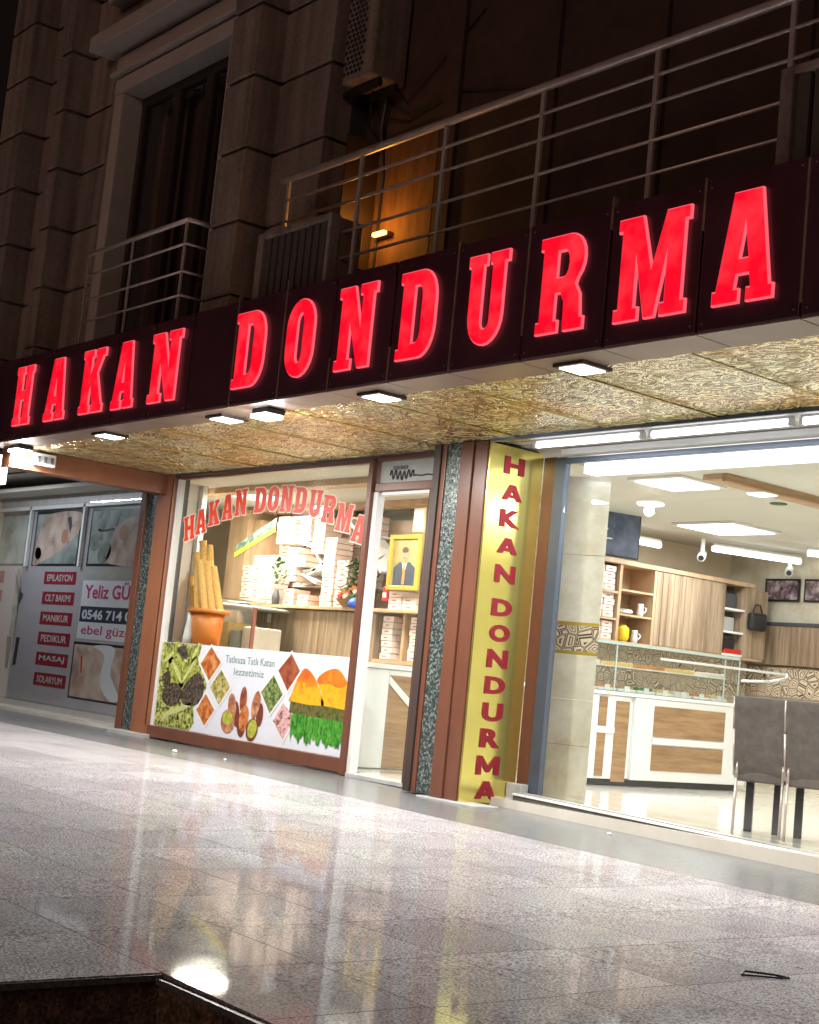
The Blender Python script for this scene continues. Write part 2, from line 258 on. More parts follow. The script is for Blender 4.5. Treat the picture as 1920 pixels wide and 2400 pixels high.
# ------------------------------------------------------------------ mesh helpers (coordinates in survey units, multiplied by S)
def tag(o, label=None, cat=None, group=None, kind=None):
    if label: o['label'] = label
    if cat: o['category'] = cat
    if group: o['group'] = group
    if kind: o['kind'] = kind
    return o
def thing(name, loc, label, cat, group=None):
    o = bpy.data.objects.new(name, None); C.objects.link(o); o.location = Vector(loc) * S; o.empty_display_size = 0.1
    return tag(o, label, cat, group)
def wloc(o):
    v = Vector((0, 0, 0))
    while o is not None: v += o.location; o = o.parent
    return v
class MB:
    def __init__(s): s.v = []; s.f = []
    def add(s, vs, fs):
        k = len(s.v); s.v += [tuple(v) for v in vs]; s.f += [tuple(i + k for i in f) for f in fs]; return s
    def box(s, x0, x1, y0, y1, z0, z1):
        x0, x1 = min(x0, x1), max(x0, x1); y0, y1 = min(y0, y1), max(y0, y1); z0, z1 = min(z0, z1), max(z0, z1)
        return s.add([(x0, y0, z0), (x1, y0, z0), (x1, y1, z0), (x0, y1, z0), (x0, y0, z1), (x1, y0, z1), (x1, y1, z1), (x0, y1, z1)],
                     [(0, 3, 2, 1), (4, 5, 6, 7), (0, 1, 5, 4), (1, 2, 6, 5), (2, 3, 7, 6), (3, 0, 4, 7)])
    def obox(s, c, ax, ay, az):          # oriented box: centre and three half-axis vectors
        c = Vector(c); ax = Vector(ax); ay = Vector(ay); az = Vector(az); vs = []
        for k in (-1, 1):
            for (i, j) in ((-1, -1), (1, -1), (1, 1), (-1, 1)): vs.append(c + ax * i + ay * j + az * k)
        return s.add(vs, [(0, 3, 2, 1), (4, 5, 6, 7), (0, 1, 5, 4), (1, 2, 6, 5), (2, 3, 7, 6), (3, 0, 4, 7)])
    def prism(s, poly, o, u, v, t):      # polygon in plane (u,v) at o, thickness vector t
        o = Vector(o); u = Vector(u); v = Vector(v); t = Vector(t); k = len(poly)
        a = [o + u * p[0] + v * p[1] for p in poly]; b = [p + t for p in a]
        return s.add(a + b, [tuple(range(k)), tuple(range(2 * k - 1, k - 1, -1))] + [(i, i + k, (i + 1) % k + k, (i + 1) % k) for i in range(k)])
    def tube(s, pts, r, n=8):
        pts = [Vector(p) for p in pts]
        for a, b in zip(pts[:-1], pts[1:]):
            d = (b - a).normalized(); up = Vector((0, 0, 1)) if abs(d.z) < 0.9 else Vector((1, 0, 0)); x = d.cross(up).normalized(); y = d.cross(x)
            ring = [x * math.cos(2 * math.pi * i / n) * r + y * math.sin(2 * math.pi * i / n) * r for i in range(n)]
            s.add([a + q for q in ring] + [b + q for q in ring], [tuple(range(n - 1, -1, -1)), tuple(range(n, 2 * n))] + [(i, (i + 1) % n, (i + 1) % n + n, i + n) for i in range(n)])
        return s
    def lathe(s, c, prof, n=16):
        c = Vector(c); vs = []; fs = []
        for (r, z) in prof:
            for i in range(n): vs.append(c + Vector((r * math.cos(2 * math.pi * i / n), r * math.sin(2 * math.pi * i / n), z)))
        for j in range(len(prof) - 1):
            for i in range(n): fs.append((j * n + i, j * n + (i + 1) % n, (j + 1) * n + (i + 1) % n, (j + 1) * n + i))
        fs.append(tuple(range(n - 1, -1, -1))); fs.append(tuple(range((len(prof) - 1) * n, len(prof) * n)))
        return s.add(vs, fs)
    def build(s, name, m, parent=None, bevel=0.0, smooth=False, loc=None):
        me = bpy.data.meshes.new(name); off = wloc(parent)
        base = Vector(loc) * S if loc is not None else (Vector((0, 0, 0)) if parent is not None else off)
        org = off + base
        me.from_pydata([Vector(v) * S - org for v in s.v], [], s.f); me.update()
        me.materials.append(M[m] if isinstance(m, str) else m)
        if smooth: me.polygons.foreach_set('use_smooth', [True] * len(me.polygons))
        o = bpy.data.objects.new(name, me); C.objects.link(o); o.parent = parent; o.location = base
        if bevel:
            bv = o.modifiers.new('bevel', 'BEVEL'); bv.width = bevel * S; bv.segments = 2; bv.limit_method = 'ANGLE'
        return o
def bx(name, m, parent, x0, x1, y0, y1, z0, z1, bevel=0.0, loc=None):
    return MB().box(x0, x1, y0, y1, z0, z1).build(name, m, parent, bevel, loc=loc)
def copy_tree(o, parent=None):
    c = o.copy(); C.objects.link(c); c.parent = parent
    for ch in list(o.children): copy_tree(ch, c)
    return c
def place(o, loc, label=None):
    o.location = Vector(loc) * S
    if label: o['label'] = label
    return o
def curve_mesh(cu, name):
    t = bpy.data.objects.new('tmp', cu); C.objects.link(t)
    dg = bpy.context.evaluated_depsgraph_get(); dg.update()
    me = bpy.data.meshes.new_from_object(t.evaluated_get(dg)); bpy.data.objects.remove(t); bpy.data.curves.remove(cu); me.name = name
    return me
def put(me, name, m, parent, o, u, v, w_, h, depth, loc=None, shear=0.0):
    """fit a flat-extruded mesh (x right, y up, z thickness) into w_ x h at corner o with axes u, v; thickness depth towards n = u x v"""
    u = Vector(u); v = Vector(v); nn = u.cross(v)
    xs = [p.co.x for p in me.vertices]; ys = [p.co.y for p in me.vertices]; zs = [p.co.z for p in me.vertices]
    x0, x1, y0, y1, z0, z1 = min(xs), max(xs), min(ys), max(ys), min(zs), max(zs)
    off = wloc(parent); o = Vector(o)
    for p in me.vertices:
        a = (p.co.x - x0) / (x1 - x0) * w_; b = (p.co.y - y0) / (y1 - y0) * h; c = (p.co.z - z0) / max(1e-6, z1 - z0) * depth
        p.co = (o + u * (a + shear * b) + v * b + nn * c) * S - off
    me.materials.clear(); me.materials.append(M[m] if isinstance(m, str) else m)
    ob = bpy.data.objects.new(name, me); C.objects.link(ob); ob.parent = parent
    return ob
def text(s_, name, m, parent, o, u, v, w_, h, depth=0.004, bold=0.0, shear=0.0):
    cu = bpy.data.curves.new('t', 'FONT'); cu.body = s_; cu.extrude = 0.05; cu.offset = bold; cu.resolution_u = 3
    return put(curve_mesh(cu, name), name, m, parent, o, u, v, w_, h, depth, shear=shear)
def glyph(polys, off=0.0):
    cu = bpy.data.curves.new('g', 'CURVE'); cu.dimensions = '2D'; cu.fill_mode = 'BOTH'; cu.extrude = 0.05; cu.offset = off
    for poly in polys:
        sp = cu.splines.new('POLY'); sp.points.add(len(poly) - 1); sp.use_cyclic_u = True
        for i, (x, y) in enumerate(poly): sp.points[i].co = (x, y, 0, 1)
    return curve_mesh(cu, 'letter')
UX = (1, 0, 0); UZ = (0, 0, 1); UY = (0, 1, 0)
def gz(x): return 0.0 if x <= -13 else -0.0125 * (x + 13)          # the pavement falls gently to the right

# ================================================================== SETTING: ground
pav = MB()
def sheet(xa, xb, ya, yb, dz, n=12):
    b = MB()
    for i in range(n):
        x0 = xa + (xb - xa) * i / n; x1 = xa + (xb - xa) * (i + 1) / n
        b.add([(x0, ya, -gz(-x0) if 0 else gz2(x0) + dz), (x1, ya, gz2(x1) + dz), (x1, yb, gz2(x1) + dz), (x0, yb, gz2(x0) + dz)], [(0, 1, 2, 3)])
    return b
def gz2(x): return 0.0 if x <= -13 else -0.0125 * (x + 13)
HX, HY = -4.95, 2.98            # corner of the raised pavement
b = sheet(-60, -13, -6, 60, -0.035, 1)
b.add(sheet(-13, HX, -6, 60, -0.035, 3).v, sheet(-13, HX, -6, 60, -0.035, 3).f)
b.add(sheet(HX, 30, HY, 60, -0.035, 3).v, sheet(HX, 30, HY, 60, -0.035, 3).f)
pavement = tag(b.build('pavement', 'joint'), kind='structure')
bx('street', 'street', None, HX + 0.0, 60, -60, HY, -1.2, -0.75)['kind'] = 'structure'
TP = 0.725
x0g = HX; rows = []
tilecount = 0
tiles = []
def slab(x0, x1, y0, y1, name='paving_slab', m='paving'):
    j = 0.0027
    z0, z1 = gz2(x0), gz2(x1)
    b = MB().add([(x0 + j, y0 + j, z0), (x1 - j, y0 + j, z1), (x1 - j, y1 - j, z1), (x0 + j, y1 - j, z0), (x0 + j, y0 + j, z0 - 0.03), (x1 - j, y0 + j, z1 - 0.03), (x1 - j, y1 - j, z1 - 0.03), (x0 + j, y1 - j, z0 - 0.03)],
                 [(0, 1, 2, 3), (0, 4, 5, 1), (1, 5, 6, 2), (2, 6, 7, 3), (3, 7, 4, 0)])
    return b.build(name, m, pavement, loc=(x0, y0, gz2(x0)))
YB = 8.25
for iy in range(-3, 8):
    y0 = HY + iy * TP; y1 = min(y0 + TP, YB)
    if y0 >= YB - 0.05: break
    off = 0.02 * (iy % 2)
    for ix in range(-19, 6):
        xa = HX + ix * TP + off; xb = xa + TP
        if iy < 0 and xb > HX + 0.05: continue
        if iy < -1 and ix < -3: continue
        slab(xa, xb, y0, y1)
# the rest of the paving, too far for its joints to be told apart
for (xa, xb, ya, yb) in ((-40, HX - 19 * TP, -6, YB), (HX + 6 * TP + .02, 20, HY, YB)):
    slab(xa, xb, ya, yb, 'far_paving')
# darker strip along the shopfronts: canopy shade put into the slab colour
M['border'] = mat('shade_grey_border', (0.12, 0.125, 0.128), 0.25, col2=(0.24, 0.245, 0.245), vscale=60, speck=(150, 0.6, 1.1))
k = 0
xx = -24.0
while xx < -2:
    slab(xx, xx + 1.45, YB, 10.6 if xx < -18.2 else 9.9, 'shade_tone_slab', 'border'); xx += 1.45
# raised edge of the pavement: slab nosing and granite riser over the lower street
bx('nosing_stone', M['border'], pavement, HX - 0.35, HX + 0.03, -6, HY + 0.0, -0.13, -0.106)
bx('nosing_stone', M['border'], pavement, HX + 0.03, 20, HY - 0.03, HY + .3, -0.14, -0.118)
bx('riser_wall', 'granite', pavement, HX - 0.30, HX - 0.02, -6, HY + 0.3, -0.80, -0.135)
bx('riser_wall', 'granite', pavement, HX - 0.02, 20, HY + 0.02, HY + 0.3, -0.80, -0.15)

# ================================================================== BUILDING above the canopy
bld = thing('apartment_building', (-15, 7.7, 4.5), 'brown stone apartment building above the shop canopy with chamfered block pilasters and tall window', 'building')
ZB, ZT = 3.62, 11.6
BH = 0.785
def courses(x0, x1, y0, y1, zoff, name='facade_block'):
    z = 4.02 + zoff
    while z < ZT:
        # each stone a little proud with chamfered lower and upper edge
        c = 0.016
        b = MB(); a0, a1, b0 = x0, x1, y0
        b.add([(x0, y0 + c, z), (x1, y0 + c, z), (x1 - 0, y1, z), (x0, y1, z),
               (x0, y0, z + c * 1.6), (x1 - (c if zoff >= 0 else 0), y0, z + c * 1.6), (x1 - 0, y1, z + c * 1.6), (x0, y1, z + c * 1.6),
               (x0, y0, z + BH - 0.05), (x1, y0, z + BH - 0.05), (x1, y1, z + BH - 0.05), (x0, y1, z + BH - 0.05),
               (x0, y0 + 0.03, z + BH - 0.022), (x1 - 0.03, y0 + 0.03, z + BH - 0.022), (x1 - 0.03, y1, z + BH - 0.022), (x0, y1, z + BH - 0.022)],
              [(0, 3, 2, 1), (0, 1, 5, 4), (1, 2, 6, 5), (4, 5, 9, 8), (5, 6, 10, 9), (8, 9, 13, 12), (9, 10, 14, 13), (12, 13, 14, 15), (0, 4, 7, 3), (4, 8, 11, 7), (8, 12, 15, 11), (2, 3, 7, 6), (6, 7, 11, 10), (10, 11, 15, 14)])
        b.build(name, 'stone', bld)
        z += BH
YF, YW = 7.45, 7.78
def backing(x0, x1, y0, y1): bx('facade_wall', 'stone', bld, x0, x1, y0, y1, ZB, ZT)
# pilaster and wall strips: (x0, x1, front y)
for (x0, x1, yf) in ((-13.06, -12.52, YF), (-17.46, -17.13, YF), (-19.15, -18.42, YF)):
    courses(x0, x1, yf, YW, 0.0); backing(x0, x1 - 0.045, yf + 0.045, YW + 0.1)
for (x0, x1) in ((-12.52, -11.61), (-17.13, -16.46), (-18.42, -17.46)):
    courses(x0, x1 - (0.0 if x1 < -12 else 0.0), YW, YW + 0.3, 0.0)
    backing(x0, x1 - 0.045, YW + 0.045, YW + 0.6)
# tall window: opening x -16.05..-13.55
WX0, WX1, WT = -15.98, -13.50, 7.93
bx('facade_wall', 'stone', bld, -16.46, -13.06, YW, YW + 0.3, WT + 0.5, ZT)
bx('facade_wall', 'stone', bld, -16.46, WX0 - 0.22, YW + 0.0, YW + 0.3, ZB, WT + .5)
bx('facade_wall', 'stone', bld, WX1 + 0.22, -13.06, YW + 0.0, YW + 0.3, ZB, WT + .5)
win = thing('tall_window', (-14.8, YW, 4.6), 'tall dark double window with pale stone surround and drawn curtains above the sign', 'window')
for (a, c) in ((WX0 - 0.22, WX0), (WX1, WX1 + 0.22)):
    bx('surround', 'trim_stone', win, a, c, YW - 0.10, YW + 0.25, ZB + .1, WT, 0.02)
bx('surround', 'trim_stone', win, WX0 - 0.22, WX1 + 0.22, YW - 0.11, YW + 0.25, WT + 0.002, WT + 0.20, 0.02)
bx('moulding', 'trim_stone', win, WX0 - 0.30, WX1 + 0.30, YW - 0.16, YW + 0.1, WT + 0.24, WT + 0.30, 0.015)
bx('moulding', 'trim_stone', win, WX0 - 0.36, WX1 + 0.36, YW - 0.05, YW + 0.1, WT + 0.31, WT + 0.55, 0.01)
bx('cornice', 'trim_stone', win, WX0 - 0.62, WX1 + 0.55, YW - 0.34, YW + 0.1, WT + 0.60, WT + 0.80, 0.02)
bx('cornice', 'trim_stone', win, WX0 - 0.50, WX1 + 0.45, YW - 0.22, YW + 0.1, WT + 1.25, WT + 1.40, 0.02)
yb = YW + 0.30
for (a, c) in ((WX0, WX0 + 0.09), (WX0 + 0.80, WX0 + 0.95), (WX0 + 1.55, WX0 + 1.70), (WX1 - 0.09, WX1)):
    bx('window_frame', 'winframe', win, a, c, yb - 0.12, yb - 0.02, ZB + .2, WT - 0.0, 0.01)
bx('window_frame', 'winframe', win, WX0, WX1, yb - 0.125, yb - 0.02, WT - 0.12, WT - 0.003, 0.01)
for (a, c) in ((WX0 + 0.09, WX0 + 0.80), (WX0 + 0.95, WX0 + 1.55), (WX0 + 1.70, WX1 - 0.09)):
    bx('pane', 'dglass', win, a, c, yb - 0.08, yb - 0.07, ZB + .2, WT - 0.12)
cb = MB(); n = 60
for i in range(n):
    a = WX0 + (WX1 - WX0) * i / n; c = WX0 + (WX1 - WX0) * (i + 1) / n
    ya = yb + 0.15 + 0.035 * math.sin(i * 0.9) + 0.02 * math.sin(i * 2.1); yc = yb + 0.15 + 0.035 * math.sin((i + 1) * 0.9) + 0.02 * math.sin((i + 1) * 2.1)
    cb.add([(a, ya, ZB + .2), (c, yc, ZB + .2), (c, yc, WT), (a, ya, WT)], [(0, 1, 2, 3)])
cb.build('curtain', 'curtain', win, smooth=True)
bx('reveal', 'darkwall', win, WX0 - 0.1, WX1 + 0.1, yb + 0.35, yb + 0.4, ZB, WT + 0.1)
# terrace recess
YT = 8.30
bx('recess_wall', 'darkwall', bld, -11.75, -11.61, YW + 0.3, YT, ZB, ZT)  # shade put into the dark colour, so the lamp's glow stays weak
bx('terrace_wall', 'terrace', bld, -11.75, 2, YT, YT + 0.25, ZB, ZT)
bx('amber_glow_panel', mat('amber_glow_paint', (0.17, 0.08, 0.03), 0.8, var=0.35, vscale=6, stretch=(2, 2, .4)), bld, -11.60, -10.40, YT - 0.03, YT - .002, 4.25, 6.35)  # orange panel added on the wall: the amber glow put into its colour
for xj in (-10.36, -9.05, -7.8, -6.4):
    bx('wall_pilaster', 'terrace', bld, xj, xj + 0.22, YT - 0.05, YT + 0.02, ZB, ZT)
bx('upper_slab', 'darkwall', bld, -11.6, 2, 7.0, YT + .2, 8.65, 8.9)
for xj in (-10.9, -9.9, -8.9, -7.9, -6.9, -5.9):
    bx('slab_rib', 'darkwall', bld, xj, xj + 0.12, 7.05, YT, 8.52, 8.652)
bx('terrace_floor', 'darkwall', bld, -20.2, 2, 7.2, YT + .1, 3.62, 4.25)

# terrace railing
rail = thing('terrace_railing', (-8.5, 7.36, 4.55), 'long steel terrace railing with four thin bars and round handrail above the sign', 'railing')
YR_ = 7.36
MB().tube([(-11.6, YR_, 5.76), (-1.0, YR_, 5.76)], 0.036, 10).build('handrail', 'steel', rail, smooth=True)
for i, zz in enumerate((5.54, 5.33, 5.05, 4.80)):
    MB().tube([(-11.55 if i < 2 else (-10.62), YR_ - 0.0, zz), (-1.0 if i < 2 else (-5.63), YR_, zz)], 0.014, 8).build('bar', 'steel', rail, smooth=True)
for i in range(-1, 8):
    xp = -10.32 + 1.165 * i
    bp = MB().box(xp - 0.02, xp + 0.02, YR_ - 0.012, YR_ + 0.012, 4.52, 5.73)
    bp.build('post', 'steel', rail)
# french balcony railing at the window
fr = thing('window_railing', (-14.5, 7.2, 4.6), 'small steel balcony railing across the foot of the tall window', 'railing')
for i, zz in enumerate((5.66, 5.40, 5.10, 4.84)):
    MB().tube([(-15.50, 7.28, zz), (-13.22, 7.28, zz), (-13.22, 7.66, zz)], 0.027 if i == 0 else 0.014, 8).build('bar', 'steel', fr, smooth=True)
for xp in (-15.48, -14.42, -13.25):
    bx('post', 'steel', fr, xp - 0.015, xp + 0.015, 7.27, 7.29, 4.5, 5.65)

# slatted covers standing on the canopy
M['slat'] = mat('dull_brown_slat', (0.10, 0.075, 0.065), 0.7)
def slatbox(x0, x1, label):
    t = thing('slatted_cover', ((x0 + x1) / 2, 7.3, 4.53), label, 'unit cover', 'slatted covers on the canopy edge')
    y0, y1, z0, z1 = 7.21, 7.33, 4.535, 5.20
    fm = 'trim_stone'
    fm = 'stone'
    bx('frame', fm, t, x0, x0 + 0.10, y0, y1, z0, z1, 0.01); bx('frame', fm, t, x1 - 0.05, x1, y0, y1, z0, z1, 0.01)
    bx('frame', fm, t, x0 + .1, x1 - .05, y0, y1, z1 - 0.06, z1, 0.01)
    bx('side_panel', 'brownstrip', t, x1 - 0.04, x1 - 0.005, y1, y1 + 0.24, z0, z1 - 0.02)
    n = 9
    for i in range(n):
        xa = x0 + 0.12 + (x1 - x0 - 0.19) * i / n
        bx('slat', 'slat', t, xa, xa + (x1 - x0 - 0.19) / n * 0.72, y0 + 0.03, y0 + 0.06, z0, z1 - 0.06)
    bx('back_panel', 'black', t, x0 + 0.1, x1 - 0.05, y1 - 0.03, y1 - .01, z0, z1 - 0.06)
slatbox(-11.70, -10.50, 'pale framed cover with dark slats on the canopy left of the amber lamp')
slatbox(-5.62, -4.3, 'pale framed dark cover on the canopy at the right end above the letter A')

# outdoor air conditioner with hexagonal grille
ac = thing('air_conditioner', (-11.2, 8.1, 6.85), 'grey outdoor air conditioner with perforated grille hung high at the wall corner', 'air conditioner')
bx('casing', 'stone', ac, -11.52, -11.02, 7.86, 8.28, 6.88, 8.2, 0.02)
ab = MB()
zc = 6.98; r = 0
while zc < 8.12:
    for q in range(5):
        xq = -11.48 + q * 0.062 + (0.031 if r % 2 else 0)
        if xq > -11.20: continue
        poly = [(0.024 * math.cos(math.pi / 3 * i + .5), 0.024 * math.sin(math.pi / 3 * i + .5)) for i in range(6)]
        ab.prism(poly, (xq, 7.857, zc), UX, UZ, (0, 0.01, 0))
    zc += 0.056; r += 1
ab.build('grille_openings', 'black', ac)['kind'] = 'stuff'
bx('bracket', 'black', ac, -11.6, -11.02, 7.95, 8.0, 6.80, 6.86); bx('bracket', 'black', ac, -11.6, -11.02, 8.15, 8.2, 6.80, 6.86)
MB().tube([(-11.2, 8.22, 6.9), (-11.28, 8.24, 6.5), (-11.2, 8.26, 6.0), (-11.22, 8.27, 4.6)], 0.02, 6).build('pipe', 'black', ac)

for q, pts in enumerate(([(-11.3, 8.1, 6.85), (-11.45, 8.2, 6.55), (-11.2, 8.27, 6.3), (-11.5, 8.28, 6.15)], [(-11.1, 8.2, 6.9), (-10.95, 8.27, 6.7), (-10.6, 8.27, 6.9), (-9.9, 8.28, 7.35)], [(-11.25, 8.25, 6.6), (-10.9, 8.28, 6.5), (-10.2, 8.28, 6.62), (-9.2, 8.28, 6.4)])):
    MB().tube(pts, 0.009, 5).build('cable', 'black', ac)

# amber wall lamp on the terrace
lm = thing('terrace_lamp', (-11.08, 8.22, 5.22), 'small amber wall lamp glowing on the terrace wall behind the railing', 'lamp')
MB().box(-11.16, -10.96, 8.20, 8.268, 5.20, 5.245).build('lamp_body', 'brownstrip', lm, 0.005)
MB().box(-11.15, -10.97, 8.16, 8.199, 5.205, 5.24).build('bulb', 'amber', lm)
bx('light_blocker', 'winframe', lm, -11.32, -11.30, 7.86, 8.26, 4.9, 6.2)  # added plates that block the lamp's light towards the side wall
bx('light_blocker', 'winframe', lm, -11.295, -11.0, 7.86, 7.88, 5.02, 5.12)
for o in lm.children: o.location.z += 0.12
pl = bpy.data.lights.new('amber_light', 'POINT'); pl.energy = 9.0; pl.color = (1.0, 0.42, 0.06); pl.shadow_soft_size = 0.04
po = bpy.data.objects.new('amber_light', pl); C.objects.link(po); po.parent = lm; po.location = Vector((0.05, -0.22, 0.16))

# ================================================================== SIGN
def ell0(cx, cz, r): return [(cx + r * math.cos(i * math.pi / 3), cz + r * math.sin(i * math.pi / 3)) for i in range(6)]
sg = thing('shop_sign', (-10, 7.2, 3.5), 'long dark maroon fascia sign with lit red letters reading HAKAN DONDURMA', 'sign')
seams = [-17.55, -16.70, -15.86, -14.98, -14.20, -13.40, -12.60, -11.80, -10.98, -10.20, -9.36, -8.58, -7.77, -6.94, -6.11, -5.30, -4.45, -3.6, -2.75]
for i in range(len(seams) - 1):
    g = 0.012
    if i == 14: pass
    bx('sign_panel', 'sign', sg, seams[i] + g, seams[i + 1] - g, 7.15 - (0.004 if i % 3 == 0 else 0), 7.19, 3.515, 4.53, 0.004)
bx('backing_frame', 'signedge', sg, -17.6, -2.7, 7.192, 7.22, 3.51, 4.50)
for (x, z0_, z1_) in ((-5.30, 3.6, 4.52), (-6.11, 4.2, 4.56), (-6.94, 4.36, 4.60), (-7.77, 3.7, 4.53), (-8.58, 3.52, 4.56), (-10.98, 3.52, 4.62), (-11.80, 3.52, 4.60), (-10.20, 3.52, 3.8), (-9.36, 3.52, 3.8)):
    bx('joint_strip', 'signedge', sg, x - 0.011, x + 0.009, 7.146, 7.19, z0_, z1_)
for i in range(len(seams) - 1):
    b = MB()
    for (dx, z) in ((.05, 3.56), (.05, 4.48)):
        for x in (seams[i] + dx, seams[i + 1] - dx): b.prism(ell0(x, z, .008), (0, 7.144, 0), UX, UZ, (0, .004, 0))
    b.build('screws', 'signedge', sg)
def rnd(pts, n=0): return pts
def arc(cx, cy_, rx, ry, a0, a1, n=7):
    return [(cx + rx * math.cos(math.radians(a0 + (a1 - a0) * i / n)), cy_ + ry * math.sin(math.radians(a0 + (a1 - a0) * i / n))) for i in range(n + 1)]
G = {
 'H': [[(0,0),(.44,0),(.44,.12),(.37,.12),(.37,.42),(.63,.42),(.63,.12),(.56,.12),(.56,0),(1,0),(1,.12),(.93,.12),(.93,.88),(1,.88),(1,1),(.56,1),(.56,.88),(.63,.88),(.63,.59),(.37,.59),(.37,.88),(.44,.88),(.44,1),(0,1),(0,.88),(.07,.88),(.07,.12),(0,.12)]],
 'A': [[(0,0),(.44,0),(.44,.12),(.36,.12),(.385,.25),(.61,.25),(.64,.12),(.57,.12),(.57,0),(1,0),(1,.12),(.94,.12),(.74,1),(.28,1),(.06,.12),(0,.12)], [(.42,.39),(.58,.39),(.50,.74)]],
 'K': [[(0,0),(.44,0),(.44,.12),(.38,.12),(.38,.34),(.45,.44),(.60,.12),(.55,.12),(.55,0),(1,0),(1,.12),(.95,.12),(.66,.62),(.86,.88),(.95,.88),(.95,1),(.56,1),(.56,.88),(.62,.88),(.38,.58),(.38,.88),(.44,.88),(.44,1),(0,1),(0,.88),(.07,.88),(.07,.12),(0,.12)]],
 'N': [[(0,0),(.43,0),(.43,.12),(.34,.12),(.34,.58),(.64,0),(.92,0),(.92,.88),(1,.88),(1,1),(.57,1),(.57,.88),(.65,.88),(.65,.46),(.40,1),(0,1),(0,.88),(.08,.88),(.08,.12),(0,.12)]],
 'D': [[(0,0),(.6,0)] + arc(.6,.36,.4,.36,-90,0) + arc(.6,.64,.4,.36,0,90) + [(.6,1),(0,1),(0,.88),(.08,.88),(.08,.12),(0,.12)], [(.40,.17)] + arc(.52,.31,.12,.14,-90,0,4) + arc(.52,.69,.12,.14,0,90,4) + [(.40,.83)]],
 'O': [arc(.5,.34,.5,.34,180,360,12) + arc(.5,.66,.5,.34,0,180,12), arc(.5,.30,.13,.12,180,360,8) + arc(.5,.70,.13,.12,0,180,8)],
 'U': [[(0,1),(0,.88),(.07,.88)] + arc(.49,.32,.42,.32,180,360,12) + [(.91,.88),(1,.88),(1,1),(.55,1),(.55,.88),(.62,.88)] + arc(.50,.26,.12,.09,360,180,8) + [(.38,.88),(.45,.88),(.45,1)]],
 'R': [[(0,0),(.46,0),(.46,.12),(.38,.12),(.38,.40),(.50,.40),(.58,.30),(.60,0),(1,0),(1,.12),(.94,.12),(.90,.36),(.80,.47)] + arc(.64,.74,.32,.26,-50,90,8) + [(.6,1),(0,1),(0,.88),(.07,.88),(.07,.12),(0,.12)], [(.38,.56)] + arc(.54,.70,.11,.14,-90,90,6) + [(.38,.84)]],
 'M': [[(0,0),(.34,0),(.34,.12),(.28,.12),(.28,.62),(.44,0),(.58,0),(.72,.62),(.72,.12),(.66,.12),(.66,0),(1,0),(1,.12),(.94,.12),(.94,.88),(1,.88),(1,1),(.68,1),(.51,.46),(.34,1),(0,1),(0,.88),(.06,.88),(.06,.12),(0,.12)]],
}
lets = [('H', -17.13, -16.13), ('A', -15.99, -15.35), ('K', -15.09, -14.42), ('A', -14.32, -13.73), ('N', -13.52, -12.80), ('D', -11.89, -11.26), ('O', -11.02, -10.47), ('N', -10.24, -9.59), ('D', -9.39, -8.80), ('U', -8.55, -7.97), ('R', -7.75, -7.15), ('M', -6.98, -6.22), ('A', -6.12, -5.52)]
lets[0] = ('H', -16.86, -16.28)
lets = [(c, a + 0.15, b_ + 0.02) for (c, a, b_) in lets]
for (ch, xa, xb) in lets:
    lo = 3.66 if ch in 'NDAM' else 3.67; hi = 4.39
    W_, H_ = xb - xa, hi - lo
    o = put(glyph(G[ch], 0.008), 'letter', 'rim', sg, (xa - .005, 7.142, lo - .005), UX, UZ, W_ + .010, H_ + .010, 0.022)
    o['label'] = 'lit red slab serif letter ' + ch
    put(glyph(G[ch], -0.010), 'letter_face', 'letter', o, (xa + .006, 7.119, lo + .006), UX, UZ, W_ - .012, H_ - .012, 0.010)
# ================================================================== CANOPY
cn = thing('canopy', (-10, 8.4, 3.6), 'flat shop canopy with embossed gold soffit sheets and brown edge strip', 'canopy')
bx('canopy_body', 'darkwall', cn, -17.5, -2.6, 7.2, 9.7, 3.53, 3.6)
for i in range(len(seams) - 1):
    bx('edge_strip', 'brownstrip', cn, seams[i] + 0.006, seams[i + 1] - 0.006, 7.16, 7.53, 3.498, 3.512)
xs = [-17.40, -16.2, -14.98, -13.77, -12.55, -11.33, -10.11, -8.90, -7.68, -6.46, -5.24, -4.0, -2.7]
for i in range(len(xs) - 1):
    yE = 9.60 if xs[i] < -11.2 else 9.34
    for (ya, yb2) in ((7.535, 8.56), (8.572, yE)):
        dz = random.uniform(-.003, .003)
        bx('soffit_panel', 'gold', cn, xs[i] + 0.006, xs[i + 1] - 0.006, ya, yb2, 3.500 + dz, 3.512 + dz)
    bx('panel_trim', 'goldframe', cn, xs[i] - .007, xs[i] + .007, 7.54, yE, 3.4915, 3.4965)
bx('end_trim', 'winframe', cn, -17.40, -11.3, 9.61, 9.66, 3.47, 3.525)
bx('end_trim', 'grey_alu', cn, -10.47, -2.7, 9.345, 9.375, 3.47, 3.525)
bx('soffit_sheet', 'white_alu', cn, -10.47, -2.7, 9.38, 10.05, 3.505, 3.525)
# brown beam down the left side of the canopy
bm_l = thing('canopy_side_beam', (-17.3, 8.6, 3.25), 'lamp lit brown clad beam closing the left side of the canopy', 'beam')
bx('cladding', 'brown_lit', bm_l, -17.42, -17.16, 7.35, 9.66, 3.235, 3.495, 0.004)

def area(parent, loc, sx, sy, energy, col, rot=(0, 0, 0), name='lamp_light', spread=math.pi):
    a = bpy.data.lights.new(name, 'AREA'); a.shape = 'RECTANGLE'; a.size = sx * S; a.size_y = sy * S; a.energy = energy; a.color = col; a.spread = spread
    o = bpy.data.objects.new(name, a); C.objects.link(o); o.location = Vector(loc) * S; o.rotation_euler = rot
    return o
